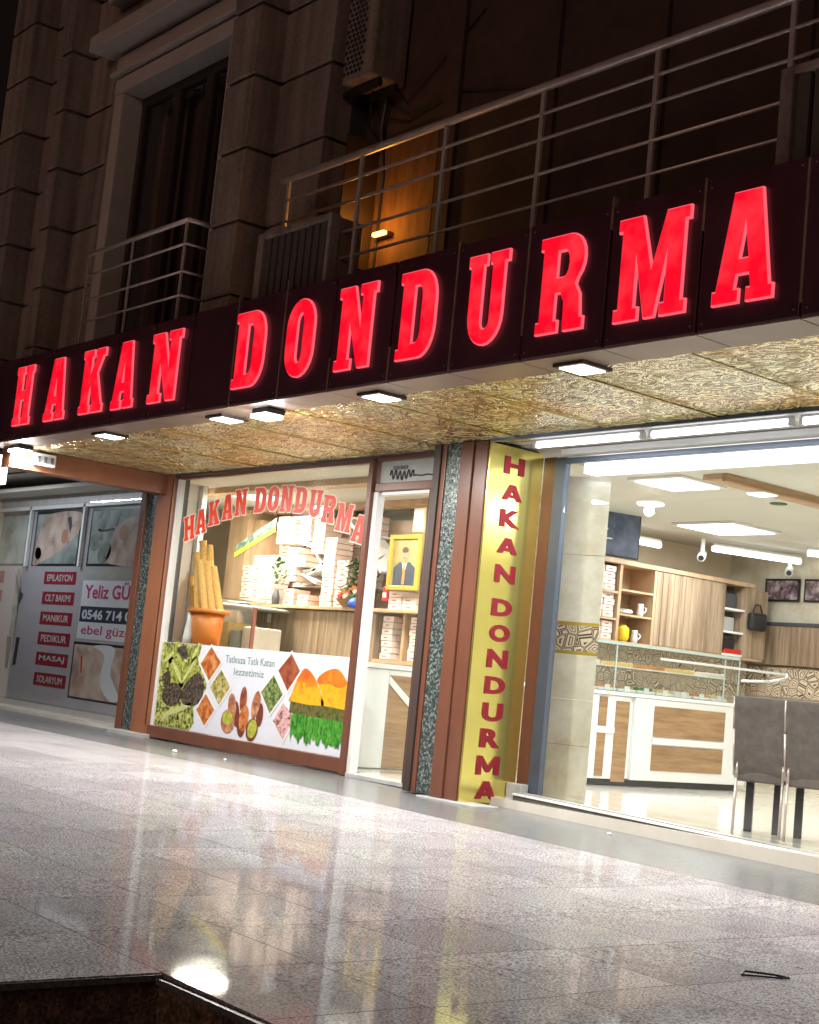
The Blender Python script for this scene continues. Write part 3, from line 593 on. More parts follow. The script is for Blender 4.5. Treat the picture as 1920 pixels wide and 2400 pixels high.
# square recessed downlights
d0 = None
names = ['far left recessed square light under the sign letters A and K', 'recessed square soffit light under the first D', 'recessed square soffit light under the second D', 'recessed square soffit light under the letters R and M, nearest the door pier']
for i, x in enumerate((-14.77, -12.31, -9.81, -7.42, -4.98)):
    if d0 is None:
        t = thing('downlight', (x, 7.46, 3.49), names[0], 'ceiling light', 'recessed lights along the canopy edge')
        y = 7.46
        bx('housing', 'winframe', t, x - .155, x + .155, y - .155, y + .155, 3.470, 3.4975)
        bx('diffuser', 'lamp', t, x - .12, x + .12, y - .12, y + .12, 3.462, 3.4695)
        d0 = t
    else:
        t = copy_tree(d0); place(t, (x, 7.46, 3.49), names[min(i, 3)])
        if i == 4: t['label'] = 'recessed square soffit light under the right end of the sign past the letter A'
    area(t, (x, 7.46, 3.455), 0.22, 0.22, 90, (1.0, 0.95, 0.88))
# bright flood lamps
for (x, y, lab) in ((-11.47, 7.40, 'glaring white flood lamp under the sign beside the first D'), (-16.98, 7.40, 'glaring white flood lamp at the left corner of the canopy')):
    t = thing('flood_lamp', (x, y, 3.49), lab, 'flood lamp')
    bx('housing', 'black', t, x - .14, x + .14, y - .10, y + .10, 3.44, 3.495, 0.01)
    bx('lens', 'flood', t, x - .125, x + .125, y - .115, y + .085, 3.405, 3.439)
    area(t, (x, y, 3.40), 0.2, 0.2, 75, (0.97, 0.98, 1.0))
    pf = bpy.data.lights.new('flood_light', 'POINT'); pf.energy = 24; pf.color = (0.97, 0.98, 1.0); pf.shadow_soft_size = 0.05
    pfo = bpy.data.objects.new('flood_light', pf); C.objects.link(pfo); pfo.location = Vector((x, y, 3.33)) * S
t = thing('junction_box', (-17.1, 7.9, 3.35), 'small clear plastic junction box fixed on the side beam under the flood lamp', 'junction box')
bx('box_body', 'white_alu', t, -17.155, -17.06, 7.62, 7.92, 3.30, 3.46, 0.015)
for i in range(3): bx('cable_gland', 'darkgrey', t, -17.05, -17.04, 7.66 + i * .09, 7.70 + i * .09, 3.34, 3.42)

# ================================================================== PIERS
def pier(name, x0, x1, segs, ya, label, depth):
    t = thing(name, ((x0 + x1) / 2, ya, 0), label, 'pier')
    bx('core', 'darkgrey', t, x0 + 0.02, x1 - 0.02, ya + 0.08, ya + depth, 0.02, 3.495)
    for (nm, m, a, c, yy) in segs:
        bx(nm, m, t, a, c, yy, ya + 0.1, 0.0 + gz2(a) + 0.02, 3.49, 0.006)
    return t
p1 = pier('shopfront_pier', -17.9, -16.98, [('trim_board', 'brown', -17.88, -17.74, 9.62), ('mosaic_strip', 'mosaic', -17.735, -17.41, 9.65), ('trim_board', 'brown_lit', -17.405, -16.99, 9.60)], 9.6, 'brown pier with silver mosaic strip between the salon and the food poster', 0.25)
for o in list(p1.children):
    pass
bx('footing', 'plinth', p1, -17.85, -16.9, 9.50, 9.9, -0.01, 0.05, 0.01)
p2 = pier('shopfront_pier', -11.28, -10.50, [('trim_board', 'winframe', -11.30, -11.20, 9.34), ('trim_board', 'brown', -11.195, -11.13, 9.36), ('mosaic_strip', 'mosaic', -11.125, -10.885, 9.37), ('trim_board', 'brown', -10.88, -10.70, 9.34), ('trim_board', 'brown', -10.695, -10.51, 9.36)], 9.36, 'brown pier with silver mosaic strip between the door and the gold letter panel', 0.7)
bx('footing', 'plinth', p2, -11.0, -10.12, 9.27, 9.56, -0.08, -0.012, 0.008)
# gold panel on the right side of the pier
gp = thing('gold_letter_panel', (-10.49, 9.7, 0), 'tall polished gold panel with red letters HAKAN DONDURMA running down it', 'sign')
bx('panel', 'brass', gp, -10.505, -10.48, 9.375, 10.10, -0.02, 3.475, 0.003)
bx('end_trim', 'brown', gp, -10.478, -10.305, 10.105, 10.18, 0.0, 3.44, 0.006)
SANS = {'A': [[(0, 0), (.27, 0), (.33, .17), (.67, .17), (.73, 0), (1, 0), (.64, 1), (.36, 1)], [(.41, .37), (.59, .37), (.5, .66)]],
        'M': [[(0, 0), (.22, 0), (.22, .56), (.43, .14), (.57, .14), (.78, .56), (.78, 0), (1, 0), (1, 1), (.77, 1), (.5, .48), (.23, 1), (0, 1)]]}
word = 'HAKAN DONDURMA'
hts = [(3.375, 3.20), (3.095, 2.94), (2.845, 2.67), (2.565, 2.41), (2.295, 2.12), None, (1.96, 1.79), (1.71, 1.54), (1.465, 1.285), (1.20, 1.03), (0.945, 0.765), (0.695, 0.51), (0.432, 0.25), (0.19, 0.02)]
for ch, hz in zip(word, hts):
    if hz is None: continue
    z1_, z0_ = hz
    wl = 0.27 if ch not in 'M' else 0.30
    if ch in SANS: o = put(glyph(SANS[ch]), 'letter', 'redacry', gp, (-10.478, 9.705 - wl / 2, z0_), UY, UZ, wl, z1_ - z0_, 0.008)
    else: o = text(ch, 'letter', 'redacry', gp, (-10.478, 9.705 - wl / 2, z0_), UY, UZ, wl, z1_ - z0_, 0.008, bold=0.045 if ch != 'M' else 0.0)
    o['label'] = 'raised red letter ' + ch
bx('sill_block', 'plinth', p2, -10.475, -10.27, 9.97, 10.08, -0.10, 0.19, 0.01)

# ================================================================== LEFT SHOP WINDOW
lw = thing('shop_window', (-14.8, 9.7, 0), 'large brown framed shop window with arched red lettering left of the door', 'window')
bx('base_board', 'brown', lw, -17.0, -12.66, 9.62, 9.72, 0.02, 0.17, 0.006)
bx('frame', 'white_alu', lw, -16.99, -16.93, 9.66, 9.74, 0.17, 3.44, 0.004)
bx('frame', 'winframe', lw, -17.02, -16.995, 9.60, 9.74, 0.17, 3.44)
bx('frame', 'brown', lw, -12.725, -12.645, 9.60, 9.76, 0.0, 3.46, 0.006)
bx('frame', 'brown', lw, -16.93, -12.73, 9.66, 9.74, 3.435, 3.49, 0.004)
bx('pane', 'glass', lw, -16.93, -12.73, 9.70, 9.708, 0.17, 3.435)
wl_ = thing('window_lettering', (-14.8, 9.69, 2.5), 'arched red vinyl lettering HAKAN DONDURMA on the left window pane', 'lettering')
for ch, xa, xb, zb_, zt in (('H', -16.72, -16.46, 2.60, 2.92), ('A', -16.44, -16.19, 2.68, 3.0), ('K', -16.15, -15.89, 2.79, 3.11), ('A', -15.84, -15.59, 2.86, 3.18), ('N', -15.55, -15.28, 2.91, 3.24), ('D', -15.11, -14.86, 2.94, 3.25), ('O', -14.82, -14.59, 2.95, 3.26), ('N', -14.55, -14.29, 2.94, 3.26), ('D', -14.25, -14.01, 2.92, 3.23), ('U', -13.95, -13.70, 2.87, 3.19), ('R', -13.67, -13.42, 2.80, 3.12), ('M', -13.38, -13.09, 2.70, 3.02), ('A', -13.06, -12.82, 2.57, 2.88)):
    ang = -((xa + xb) / 2 + 14.75) * 0.10
    u = Vector((math.cos(ang), 0, math.sin(ang))); v = Vector((-math.sin(ang), 0, math.cos(ang)))
    o = put(glyph(G[ch], .03), 'letter', 'outline', wl_, Vector((xa - .014, 9.696, zb_ - .012)), u, v, xb - xa + .028, zt - zb_ + .024, 0.002)
    put(glyph(G[ch]), 'letter_face', 'vinyl', o, Vector((xa, 9.6935, zb_)), u, v, xb - xa, zt - zb_, 0.002)
# food poster on the lower half of the pane
ps = thing('window_poster', (-14.8, 9.69, 0.2), 'printed dessert poster with diamond shaped food pictures on the lower window', 'poster')
PX0, PX1, PZ0, PZ1 = -16.93, -12.77, 0.175, 1.27
bx('sheet', 'poster', ps, PX0, PX1, 9.685, 9.689, PZ0, PZ1)
def P2(px, pz):       # poster fraction -> x,z
    return (PX0 + (PX1 - PX0) * px, PZ0 + (PZ1 - PZ0) * pz)
def smooth_outline(p, k=4):
    out = []; n_ = len(p)
    for i in range(n_):
        a, b_, c, d_ = p[i - 1], p[i], p[(i + 1) % n_], p[(i + 2) % n_]
        for q in range(k):
            t_ = q / k
            out.append(tuple(0.5 * (2 * b_[j] + (c[j] - a[j]) * t_ + (2 * a[j] - 5 * b_[j] + 4 * c[j] - d_[j]) * t_ ** 2 + (3 * b_[j] - a[j] - 3 * c[j] + d_[j]) * t_ ** 3) for j in (0, 1)))
    return out
def flat(name, m, poly, layer, parent=ps, ybase=9.685, lab=None):
    if name in ('cake_top', 'cake_picture', 'cream_picture', 'picture_dark', 'picture_leaf', 'picture_face', 'picture_limb', 'picture_strip', 'figure_print', 'figure_dress'): poly = smooth_outline(poly)
    b = MB().prism([(p[0], p[1]) for p in poly], (0, ybase - 0.0012 * layer, 0), UX, UZ, (0, 0.0008, 0))
    o = b.build(name, m, parent)
    if lab: o['label'] = lab
    return o
def ell(cx, cz, rx, rz, rot=0, n=20, a0=0, a1=360):
    out = []
    for i in range(n):
        a = math.radians(a0 + (a1 - a0) * i / n); x = rx * math.cos(a); z = rz * math.sin(a); c, s_ = math.cos(rot), math.sin(rot)
        out.append((cx + x * c - z * s_, cz + x * s_ + z * c))
    return out
g1 = art('print_pistachio', [(0.02, 0.03, 0.01), (0.14, 0.17, 0.03), (0.42, 0.42, 0.10), (0.55, 0.58, 0.22)], 19, (1, 1, 1.3))
g2 = art('print_choc', [(0.012, 0.01, 0.006), (0.06, 0.045, 0.03), (0.20, 0.14, 0.11)], 38)
g3 = art('print_carrot', [(0.30, 0.06, 0.012), (0.50, 0.14, 0.03), (0.62, 0.30, 0.10)], 12)
g4 = art('print_nuts', [(0.10, 0.14, 0.02), (0.42, 0.34, 0.10), (0.62, 0.50, 0.25)], 20)
g5 = art('print_greens', [(0.02, 0.05, 0.02), (0.12, 0.20, 0.04), (0.40, 0.36, 0.18)], 26)
g6 = art('print_cocoa', [(0.16, 0.03, 0.015), (0.30, 0.07, 0.03), (0.36, 0.12, 0.05)], 9)
g7 = art('print_delight', [(0.05, 0.10, 0.02), (0.50, 0.22, 0.22), (0.75, 0.45, 0.50), (0.35, 0.3, 0.08)], 16)
g8 = art('print_caramel', [(0.62, 0.30, 0.01), (0.72, 0.42, 0.015), (0.60, 0.20, 0.01)], 6)
g8b = art('print_caramel_top', [(0.55, 0.10, 0.01), (0.62, 0.16, 0.012), (0.60, 0.24, 0.01)], 6)
g9 = art('print_pistachio_powder', [(0.02, 0.10, 0.01), (0.05, 0.26, 0.02), (0.12, 0.38, 0.05)], 22, (1.5, 1.5, .7))
g10 = art('print_filling', [(0.03, 0.04, 0.01), (0.10, 0.12, 0.02), (0.22, 0.10, 0.05)], 24)
def dia(cx, cz, rx, rz): return [(cx - rx, cz), (cx, cz + rz), (cx + rx, cz), (cx, cz - rz)]
# left pistachio roll picture (with its zigzag edge)
L_ = [P2(0, 0.005), P2(0, .995), P2(.235, .995), P2(.222, .82), P2(.285, .56), P2(.285, .50), P2(.226, .27), P2(.238, .10), P2(.215, .005)]
flat('picture', g1, L_, 1, lab='green pistachio roll picture')
M['rolls'] = art('print_roll', [(0.10, 0.12, 0.015), (0.30, 0.34, 0.05), (0.50, 0.52, 0.16)], 15)
M['rollhi'] = mat('print_roll_light', (0.52, 0.55, 0.20), 0.5, var=.3, vscale=40)
for (px_, pz_, rx_, rz_, rr_) in ((.04, .80, .20, .09, .5), (.12, .86, .24, .10, -.7), (.10, .64, .30, .10, -.75), (.20, .90, .16, .07, .9), (.17, .66, .30, .07, .85)):
    flat('roll_picture', 'rolls', ell(*P2(px_, pz_), rx_, rz_, rr_), 2); flat('roll_highlight', M['rollhi'], ell(P2(px_, pz_)[0] + .02, P2(px_, pz_)[1] + .025, rx_ * .72, rz_ * .35, rr_), 3)
flat('picture_dark', g2, ell(*P2(.09, .39), .25, .15, 0.1), 4); flat('picture_dark', g2, [P2(.15, .48), P2(.23, .68), P2(.275, .52), P2(.25, .32), P2(.16, .30)], 3)
flat('picture_dark', g2, [P2(.09, .93), P2(.14, .97), P2(.16, .84), P2(.13, .82)], 4); flat('picture_dark', g2, [P2(.02, .60), P2(.06, .66), P2(.07, .52), P2(.03, .50)], 4)
flat('picture_leaf', mat('print_pale', (0.50, 0.52, 0.22), 0.5, var=.2, vscale=20), [P2(.04, .05), P2(.07, .18), P2(.18, .30), P2(.215, .32), P2(.17, .23), P2(.09, .14)], 3)
def quad(pts, k, lay, m, nm):
    c = (sum(p[0] for p in pts) / 4, sum(p[1] for p in pts) / 4)
    flat(nm, m, [P2(c[0] + (p[0] - c[0]) * k, c[1] + (p[1] - c[1]) * k) for p in pts], lay)
for pts, m in (([(.239, .782), (.292, .99), (.357, .82), (.299, .596)], g3), ([(.307, .528), (.362, .745), (.423, .557), (.369, .342)], g4), ([(.244, .256), (.29, .453), (.349, .28), (.3, .084)], g3),
               ([(.659, .795), (.717, .991), (.768, .813), (.716, .586)], g6), ([(.584, .544), (.641, .745), (.696, .548), (.64, .325)], g5), ([(.658, .261), (.702, .465), (.765, .321), (.718, .07)], g7)):
    quad(pts, 1.16, 5, 'white_alu', 'diamond_edge'); quad(pts, 0.97, 6, m, 'diamond_picture')
nutm = art('print_nut', [(0.20, 0.05, 0.025), (0.42, 0.16, 0.08), (0.58, 0.32, 0.18)], 9); pism = mat('print_pistachio_nut', (0.38, 0.40, 0.05), 0.5, var=0.4, vscale=18)
nutd = mat('print_nut_dark', (0.16, 0.035, 0.02), 0.5, var=0.3, vscale=14)
for (cx, cz, rx, rz, r_, m, l_) in ((.497, .44, .075, .155, 0, g6, 4), (.442, .34, .09, .17, .25, nutm, 5), (.565, .40, .085, .17, -.2, nutm, 5), (.468, .27, .07, .16, .25, nutd, 4), (.59, .30, .07, .14, .0, nutd, 4), (.51, .24, .10, .16, -.1, g3, 6), (.500, .15, .09, .13, .1, nutd, 5), (.427, .18, .155, .145, 0, nutm, 6), (.425, .215, .115, .085, 0, pism, 7), (.558, .13, .12, .14, -.5, nutd, 6), (.560, .14, .095, .115, -.5, pism, 7)):
    flat('nut_picture', m, ell(*P2(cx, cz), rx, rz, r_), l_)
flat('cake_picture', g8, [P2(.74, .48), P2(.735, .55), P2(.765, .76), P2(.785, .84), P2(.81, .83), P2(.845, .74), P2(.875, .60), P2(.885, .47)], 7, lab='orange cake slice picture')
flat('cake_picture', g8, [P2(.889, .47), P2(.879, .60), P2(.853, .75), P2(.89, .84), P2(.938, .87), P2(.975, .79), P2(.995, .68), P2(.998, .47)], 7)
flat('cake_top', g8b, [P2(.758, .70), P2(.765, .76), P2(.785, .84), P2(.81, .83), P2(.845, .74), P2(.85, .69), P2(.82, .66), P2(.79, .70)], 8); flat('cake_top', g8b, [P2(.863, .70), P2(.853, .75), P2(.89, .84), P2(.938, .87), P2(.975, .79), P2(.985, .72), P2(.95, .68), P2(.91, .71)], 8)
flat('filling_picture', g10, [P2(.735, .37), P2(.738, .49), P2(.82, .475), P2(.91, .485), P2(.999, .47), P2(.999, .35)], 9)
poly = [P2(.755, .38), P2(.85, .37), P2(.998, .37)]
for i in range(45): poly.append(P2(.998 - .245 * i / 44, .10 + .03 * math.sin(i * .8) + random.uniform(-.035, .05)))
flat('cream_picture', g9, poly, 8, lab='green pistachio powder picture')
M['ptext'] = mat('poster_green_ink', (0.20, 0.32, 0.26), 0.5)
text('Tatlınıza Tatlı Katan', 'print_text', 'ptext', ps, (-15.36, 9.682, 1.08), UX, UZ, 1.08, 0.09, 0.001)
text('lezzetimiz', 'print_text', 'ptext', ps, (-15.14, 9.682, .94), UX, UZ, .66, 0.085, 0.001)

# ================================================================== DOOR
dr = thing('shop_door', (-12.1, 9.7, 0), 'open brown and white framed shop doorway with grey panel above it', 'door')
bx('frame', 'brown', dr, -12.60, -11.30, 9.62, 9.76, 3.10, 3.19, 0.006)
bx('frame', 'brown', dr, -12.60, -11.30, 9.62, 9.76, 3.44, 3.49, 0.006)
bx('frame', 'brown', dr, -11.62, -11.32, 9.60, 9.76, -0.01, 3.10, 0.006)
bx('frame', 'winframe', dr, -11.66, -11.625, 9.62, 9.78, -0.01, 3.10)
bx('inner_frame', 'white_alu', dr, -12.64, -12.565, 9.64, 9.74, 0.0, 3.10, 0.004)
bx('inner_frame', 'white_alu', dr, -12.53, -11.665, 9.66, 9.74, 3.06, 3.098, 0.004)
bx('transom_panel', M['plinth'], dr, -12.60, -11.30, 9.68, 9.70, 3.19, 3.44)
text('ᴡᴡᴡ', 'transom_text', 'black', dr, (-12.38, 9.676, 3.34), UX, UZ, 0.25, 0.04, 0.002)
sc = MB(); pts = []
for i in range(60):
    a = i / 59; pts.append((-12.42 + 0.40 * a, 9.672, 3.28 + 0.055 * math.sin(a * 34) * (1 - 0.3 * a) + .01 * math.sin(a * 9)))
for q in range(30):
    a = q / 29; pts.append((-12.02 + 0.36 * a, 9.672, 3.262 + .005 * math.sin(a * 12)))
sc.tube(pts, 0.007, 5).build('transom_script', 'black', dr)
bx('threshold', 'plinth', dr, -12.60, -11.32, 9.60, 9.80, -0.01, 0.035, 0.005)
bx('door_leaf', 'glass', dr, -12.56, -12.55, 9.76, 10.55, 0.06, 3.04)
bx('door_stile', 'white_alu', dr, -12.58, -12.53, 10.55, 10.60, 0.05, 3.05, .004)

# ================================================================== RIGHT SHOP WINDOW
rw = thing('shop_window', (-6.5, 10.1, 0), 'wide grey steel framed shop window right of the gold panel', 'window')
bx('frame', 'grey_alu', rw, -10.30, -10.15, 10.09, 10.16, 0.11, 3.43, 0.004)
MB().box(-10.148, -2.9, 10.09, 10.16, 3.37, 3.42).build('frame', 'grey_alu', rw, 0.004)
MB().box(-10.13, -2.9, 9.98, 10.10, 3.43, 3.49).build('frame', 'white_alu', rw, 0.004)
bx('pane', 'glass', rw, -10.148, -2.9, 10.115, 10.123, 0.02, 3.37)
def slope_box(x0, x1, y0, y1, z0, z1, name, m, parent, flat_=False):
    k = -0.018; a = lambda x, z: z + (x + 10) * k
    zb = (lambda x: z0) if flat_ else (lambda x: a(x, z0))
    b = MB().add([(x0, y0, zb(x0)), (x1, y0, zb(x1)), (x1, y1, zb(x1)), (x0, y1, zb(x0)), (x0, y0, a(x0, z1)), (x1, y0, a(x1, z1)), (x1, y1, a(x1, z1)), (x0, y1, a(x0, z1))],
          [(0, 3, 2, 1), (4, 5, 6, 7), (0, 1, 5, 4), (1, 2, 6, 5), (2, 3, 7, 6), (3, 0, 4, 7)])
    return b.build(name, m, parent)
M['sillface'] = mat('green_grey_sill', (0.07, 0.074, 0.062), 0.5, var=0.15, vscale=8)
slope_box(-10.25, -2.9, 9.86, 10.20, -0.25, 0.085, 'sill_wall', 'sillface', rw, True)
slope_box(-10.25, -2.9, 9.845, 9.90, 0.088, 0.104, 'sill_cap', 'white_alu', rw)
slope_box(-10.30, -2.9, 9.905, 9.945, 0.088, 0.097, 'track', 'darkgrey', rw)
slope_box(-10.30, -2.9, 9.95, 10.06, 0.088, 0.108, 'sill_cap', 'plinth', rw)
# tube lights under the soffit
t0 = None
for i, (xa, xb, lab) in enumerate(((-10.08, -8.72, 'white tube light beside the top of the gold panel'), (-8.62, -7.12, 'second white tube light over the right window'), (-7.02, -5.5, 'white tube light over the window at the right edge'))):
    t = thing('tube_light', (xa, 9.6, 3.46), lab, 'tube light', 'tube lights over the right window')
    MB().tube([(xa + .02, 9.6, 3.455), (xb - .02, 9.6, 3.455)], 0.028, 10).build('tube', 'tube', t, smooth=True)
    MB().box(xa, xb, 9.57, 9.63, 3.486, 3.502).build('batten', 'white_alu', t)
    bx('end_cap', 'white_alu', t, xa - .01, xa + .02, 9.57, 9.63, 3.425, 3.486); bx('end_cap', 'white_alu', t, xb - .02, xb + .01, 9.57, 9.63, 3.425, 3.486)
    area(t, ((xa + xb) / 2, 9.56, 3.42), xb - xa, 0.05, 28, (0.93, 0.96, 1.0))

# ================================================================== SHOP INTERIOR (structure)
fl = MB()
def st(name, m, *a):
    o = bx(name, m, None, *a); o['kind'] = 'structure'; return o
floor = st('shop_floor', 'floor', -24, -2.5, 9.78, 18.2, -0.30, 0.045)
ceil = st('shop_ceiling', 'ceil', -24, -2.5, 9.78, 18.2, 3.50, 3.56)
st('back_wall', 'cream', -24, -14.3, 13.2, 13.4, 0, 3.5)
st('side_wall', 'cream', -14.5, -14.3, 13.4, 18.0, 0, 3.5)
st('rear_wall', M['marble'], -14.3, -2.5, 18.0, 18.2, 0, 3.5)
st('right_wall', 'white', -2.7, -2.5, 10.2, 18.0, 0, 3.5)
st('left_wall', 'cream', -24.2, -24, 9.7, 13.3, 0, 3.5)
st('front_wall', 'white', -24, -17.6, 10.42, 10.5, 0, 3.5)
st('front_return_wall', 'white', -17.9, -17.7, 9.86, 10.41, 0, 3.5)
# ceiling trims
bx('wood_trim', 'orangewood', ceil, -9.75, -9.50, 11.7, 17.6, 3.44, 3.499)
bx('wood_trim', 'woodh', ceil, -9.495, -9.42, 11.7, 17.6, 3.42, 3.499)
bx('wood_trim', 'orangewood', ceil, -20.0, -12.8, 10.6, 10.85, 3.42, 3.499)
bx('wood_trim', 'orangewood', ceil, -20.0, -12.8, 12.2, 12.45, 3.42, 3.499)
MB().box(-10.12, -2.9, 10.32, 10.5, 3.30, 3.43).build('light_valance', 'cove', ceil)
MB().lathe((-10.2, 13.6, 3.49), [(0.10, 0.0), (0.10, 0.009)], 20).build('ceiling_speaker', 'leaf', ceil)
def cpanel(x, y, r, lab, e=45, sz=0.32, col=(.97, .98, 1.0)):
    t = thing('ceiling_light', (x, y, 3.49), lab, 'ceiling light', 'square ceiling lights in the shop')
    bx('frame', 'white_alu', t, x - sz - .06, x + sz + .06, y - sz - .06, y + sz + .06, 3.470, 3.497)
    bx('diffuser', 'panel', t, x - sz, x + sz, y - sz, y + sz, 3.455, 3.469)
    area(t, (x, y, 3.44), sz * 2, sz * 2, e * 1.5, col)
cpanel(-10.35, 12.0, 0, 'square ceiling light nearest the marble pillar behind the right window', 60)
cpanel(-12.25, 15.25, 0, 'large square ceiling light above the glass display counter', 60, .45)
cpanel(-7.0, 13.0, 0, 'square ceiling light deep in the right of the shop', 60)
cpanel(-7.0, 16.5, 0, 'square ceiling light at the far back right of the shop', 60)
cpanel(-14.2, 11.0, 0, 'square ceiling light behind the arched window lettering', 110, .32, (1, .93, .78))
cpanel(-17.5, 11.2, 0, 'square ceiling light above the glass freezer', 110, .32, (1, .93, .78))
# interior tube lights above the wall cabinets
for (xa, ya, xb, yb_, zz, lab) in ((-13.3, 16.3, -12.9, 17.8, 3.36, 'ceiling tube light between the two security cameras'), (-13.6, 14.1, -13.6, 15.5, 3.30, 'ceiling tube light beside the television'), (-12.2, 17.0, -11.4, 17.8, 3.38, 'ceiling tube light at the far right edge')):
    t = thing('tube_light', (xa, ya, zz), lab, 'tube light', 'tube lights inside the shop')
    MB().tube([(xa, ya, zz), (xb, yb_, zz)], 0.045, 8).build('tube', 'panel', t, smooth=True)
    MB().tube([(xa, ya, zz + .055), (xb, yb_, zz + .055)], 0.03, 6).build('batten', 'white_alu', t)
for (y, x, lab) in ((15.95, -13.2, 'white dome security camera left of the ceiling tube'), (17.7, -13.0, 'white bullet security camera at the right end of the ceiling tube')):
    t = thing('security_camera', (x, y, 3.2), lab, 'camera', 'security cameras on the shop ceiling')
    MB().tube([(x, y, 3.45), (x, y, 3.24)], 0.03, 8).build('mount', 'white', t)
    MB().tube([(x - .05, y + .07, 3.25), (x + .06, y - .09, 3.17)], 0.06, 12).build('housing', 'white', t, smooth=True)
    MB().tube([(x + .06, y - .09, 3.17), (x + .068, y - .1, 3.165)], 0.04, 12).build('lens', 'black', t)
# marble pillar
mp = thing('marble_pillar', (-10.2, 10.6, 0.05), 'beige marble tiled pillar with patterned band just inside the right window', 'pillar')
A_, B_ = Vector((-10.50, 10.36, 0)), Vector((-10.02, 10.62, 0)); dd = (B_ - A_); nn_ = Vector((-0.72, 0.62, 0)).normalized() * 0.45
zz = [0.05, 0.72, 1.42, 1.44, 1.78, 1.80, 2.5, 3.22]
for i, (a, c, m) in enumerate(((0.05, .60, 'marble'), (.604, 1.05, 'marble'), (1.054, 1.50, 'marble'), (1.50, 1.535, 'goldframe'), (1.535, 1.79, 'pattern'), (1.79, 1.825, 'goldframe'), (1.825, 2.5, 'marble'), (2.504, 3.30, 'marble'))):
    z0_, z1_ = a, c
    MB().prism([(0, 0), (dd.x, dd.y), (dd.x + nn_.x, dd.y + nn_.y), (nn_.x, nn_.y)], (A_.x, A_.y, z0_), UX, UY, (0, 0, z1_ - z0_)).build('marble_tile' if m == 'marble' else 'band', m, mp)
# ------------------------------------------------------------------ display counter (faces right)
dc = thing('display_counter', (-12.4, 14.3, 0.05), 'white display counter with walnut panels and glass top behind the right window', 'counter')
XC = -12.22
bx('carcass', 'white', dc, XC - 0.75, XC - 0.03, 12.6, 16.0, 0.14, 1.14, 0.005)
bx('worktop', 'white', dc, XC - 0.78, XC + 0.03, 12.5, 16.05, 1.145, 1.19, 0.008)
bx('toe_kick', 'black', dc, XC - 0.7, XC - 0.08, 12.65, 15.9, 0.05, 0.138)
# front panels: white frame with walnut insets
bx('front_panel', 'white', dc, XC - 0.028, XC, 12.55, 13.62, 0.13, 1.14, 0.004)
bx('front_panel', 'white', dc, XC - 0.028, XC + 0.02, 13.70, 15.95, 0.13, 1.14, 0.004)
bx('wood_inset', 'woodh', dc, XC, XC + 0.012, 13.06, 13.20, 0.16, 1.12)
bx('wood_inset', 'woodh', dc, XC, XC + 0.012, 13.36, 13.60, 0.10, 1.08)
bx('wood_inset', 'woodh', dc, XC + 0.02, XC + 0.032, 14.05, 15.44, 0.68, 1.06)
bx('wood_inset', 'woodh', dc, XC + 0.02, XC + 0.032, 14.05, 15.44, 0.26, 0.57)
bx('handle', 'white', dc, XC, XC + 0.03, 13.03, 13.34, 0.68, 0.76, 0.006)
bx('shelf_strip', 'white', dc, XC + 0.033, XC + 0.05, 14.03, 15.46, 0.585, 0.665, 0.004)
for y in (13.7, 14.6, 15.4, 15.85): MB().lathe((XC - 0.15, y, 0.05), [(0.03, 0), (0.03, 0.09)], 10).build('foot', 'steel', dc)
gc = thing('glass_counter_case', (-12.4, 14.4, 1.19), 'curved clear glass pastry case standing on the white display counter', 'display case')
bx('glass_front', 'cglass', gc, XC - 0.02, XC - 0.01, 12.55, 15.7, 1.20, 1.78)
bx('glass_top', 'cglass', gc, XC - 0.40, XC - 0.01, 12.55, 15.7, 1.785, 1.80)
bx('glass_edge', mat('glass_edge_green', (0.45, 0.56, 0.53), 0.2), gc, XC - 0.012, XC + 0.004, 12.55, 15.7, 1.765, 1.80)
bx('glass_edge', 'white_alu', gc, XC + 0.0, XC + 0.02, 14.1, 16.7, 1.64, 1.672)
for y in (12.9, 13.3, 15.4, 15.7): bx('glass_post', mat('glass_post_edge', (0.5, 0.60, 0.57), 0.2), gc, XC - 0.012, XC, y, y + 0.015, 1.2, 1.77)
bx('shelf', 'cglass', gc, XC - .5, XC - .05, 12.6, 15.7, 1.48, 1.49)
MB().tube([(XC + .05, 15.7, 1.50), (XC + .12, 16.2, 1.53), (XC + .1, 16.6, 1.60), (XC + .02, 16.72, 1.66)], 0.018, 8).build('curved_edge', 'white_alu', gc, smooth=True)
for i in range(8):
    y = 12.75 + i * .36
    bx('tray', 'white_alu', gc, XC - .36, XC - .08, y, y + .31, 1.20, 1.235, .004)
    bx('sweets', ['cone', 'orange', 'woodh', 'leaf', 'cone', 'box', 'orange', 'cone'][i], gc, XC - .34, XC - .10, y + .02, y + .29, 1.236, 1.27, .006)
    bx('price_card', 'white', gc, XC - .075, XC - .07, y + .1, y + .19, 1.20, 1.27)
for i in range(5):
    y = 12.8 + i * .6; bx('upper_tray', 'white_alu', gc, XC - .40, XC - .12, y, y + .4, 1.492, 1.51, .003); bx('sweets', ['box', 'cone', 'orange', 'cone', 'box'][i], gc, XC - .38, XC - .14, y + .03, y + .37, 1.512, 1.56, .006)
bs = bx('tile_backsplash', 'pattern', None, -13.84, -13.80, 13.6, 17.9, 1.20, 1.835); tag(bs, 'brown and beige patterned tile backsplash behind the glass pastry case', 'backsplash')
bs2 = bx('tile_backsplash', 'pattern', None, -14.2, -11.0, 17.93, 17.97, 1.36, 1.80); tag(bs2, 'patterned tile strip on the far rear wall right of the cabinets', 'backsplash')
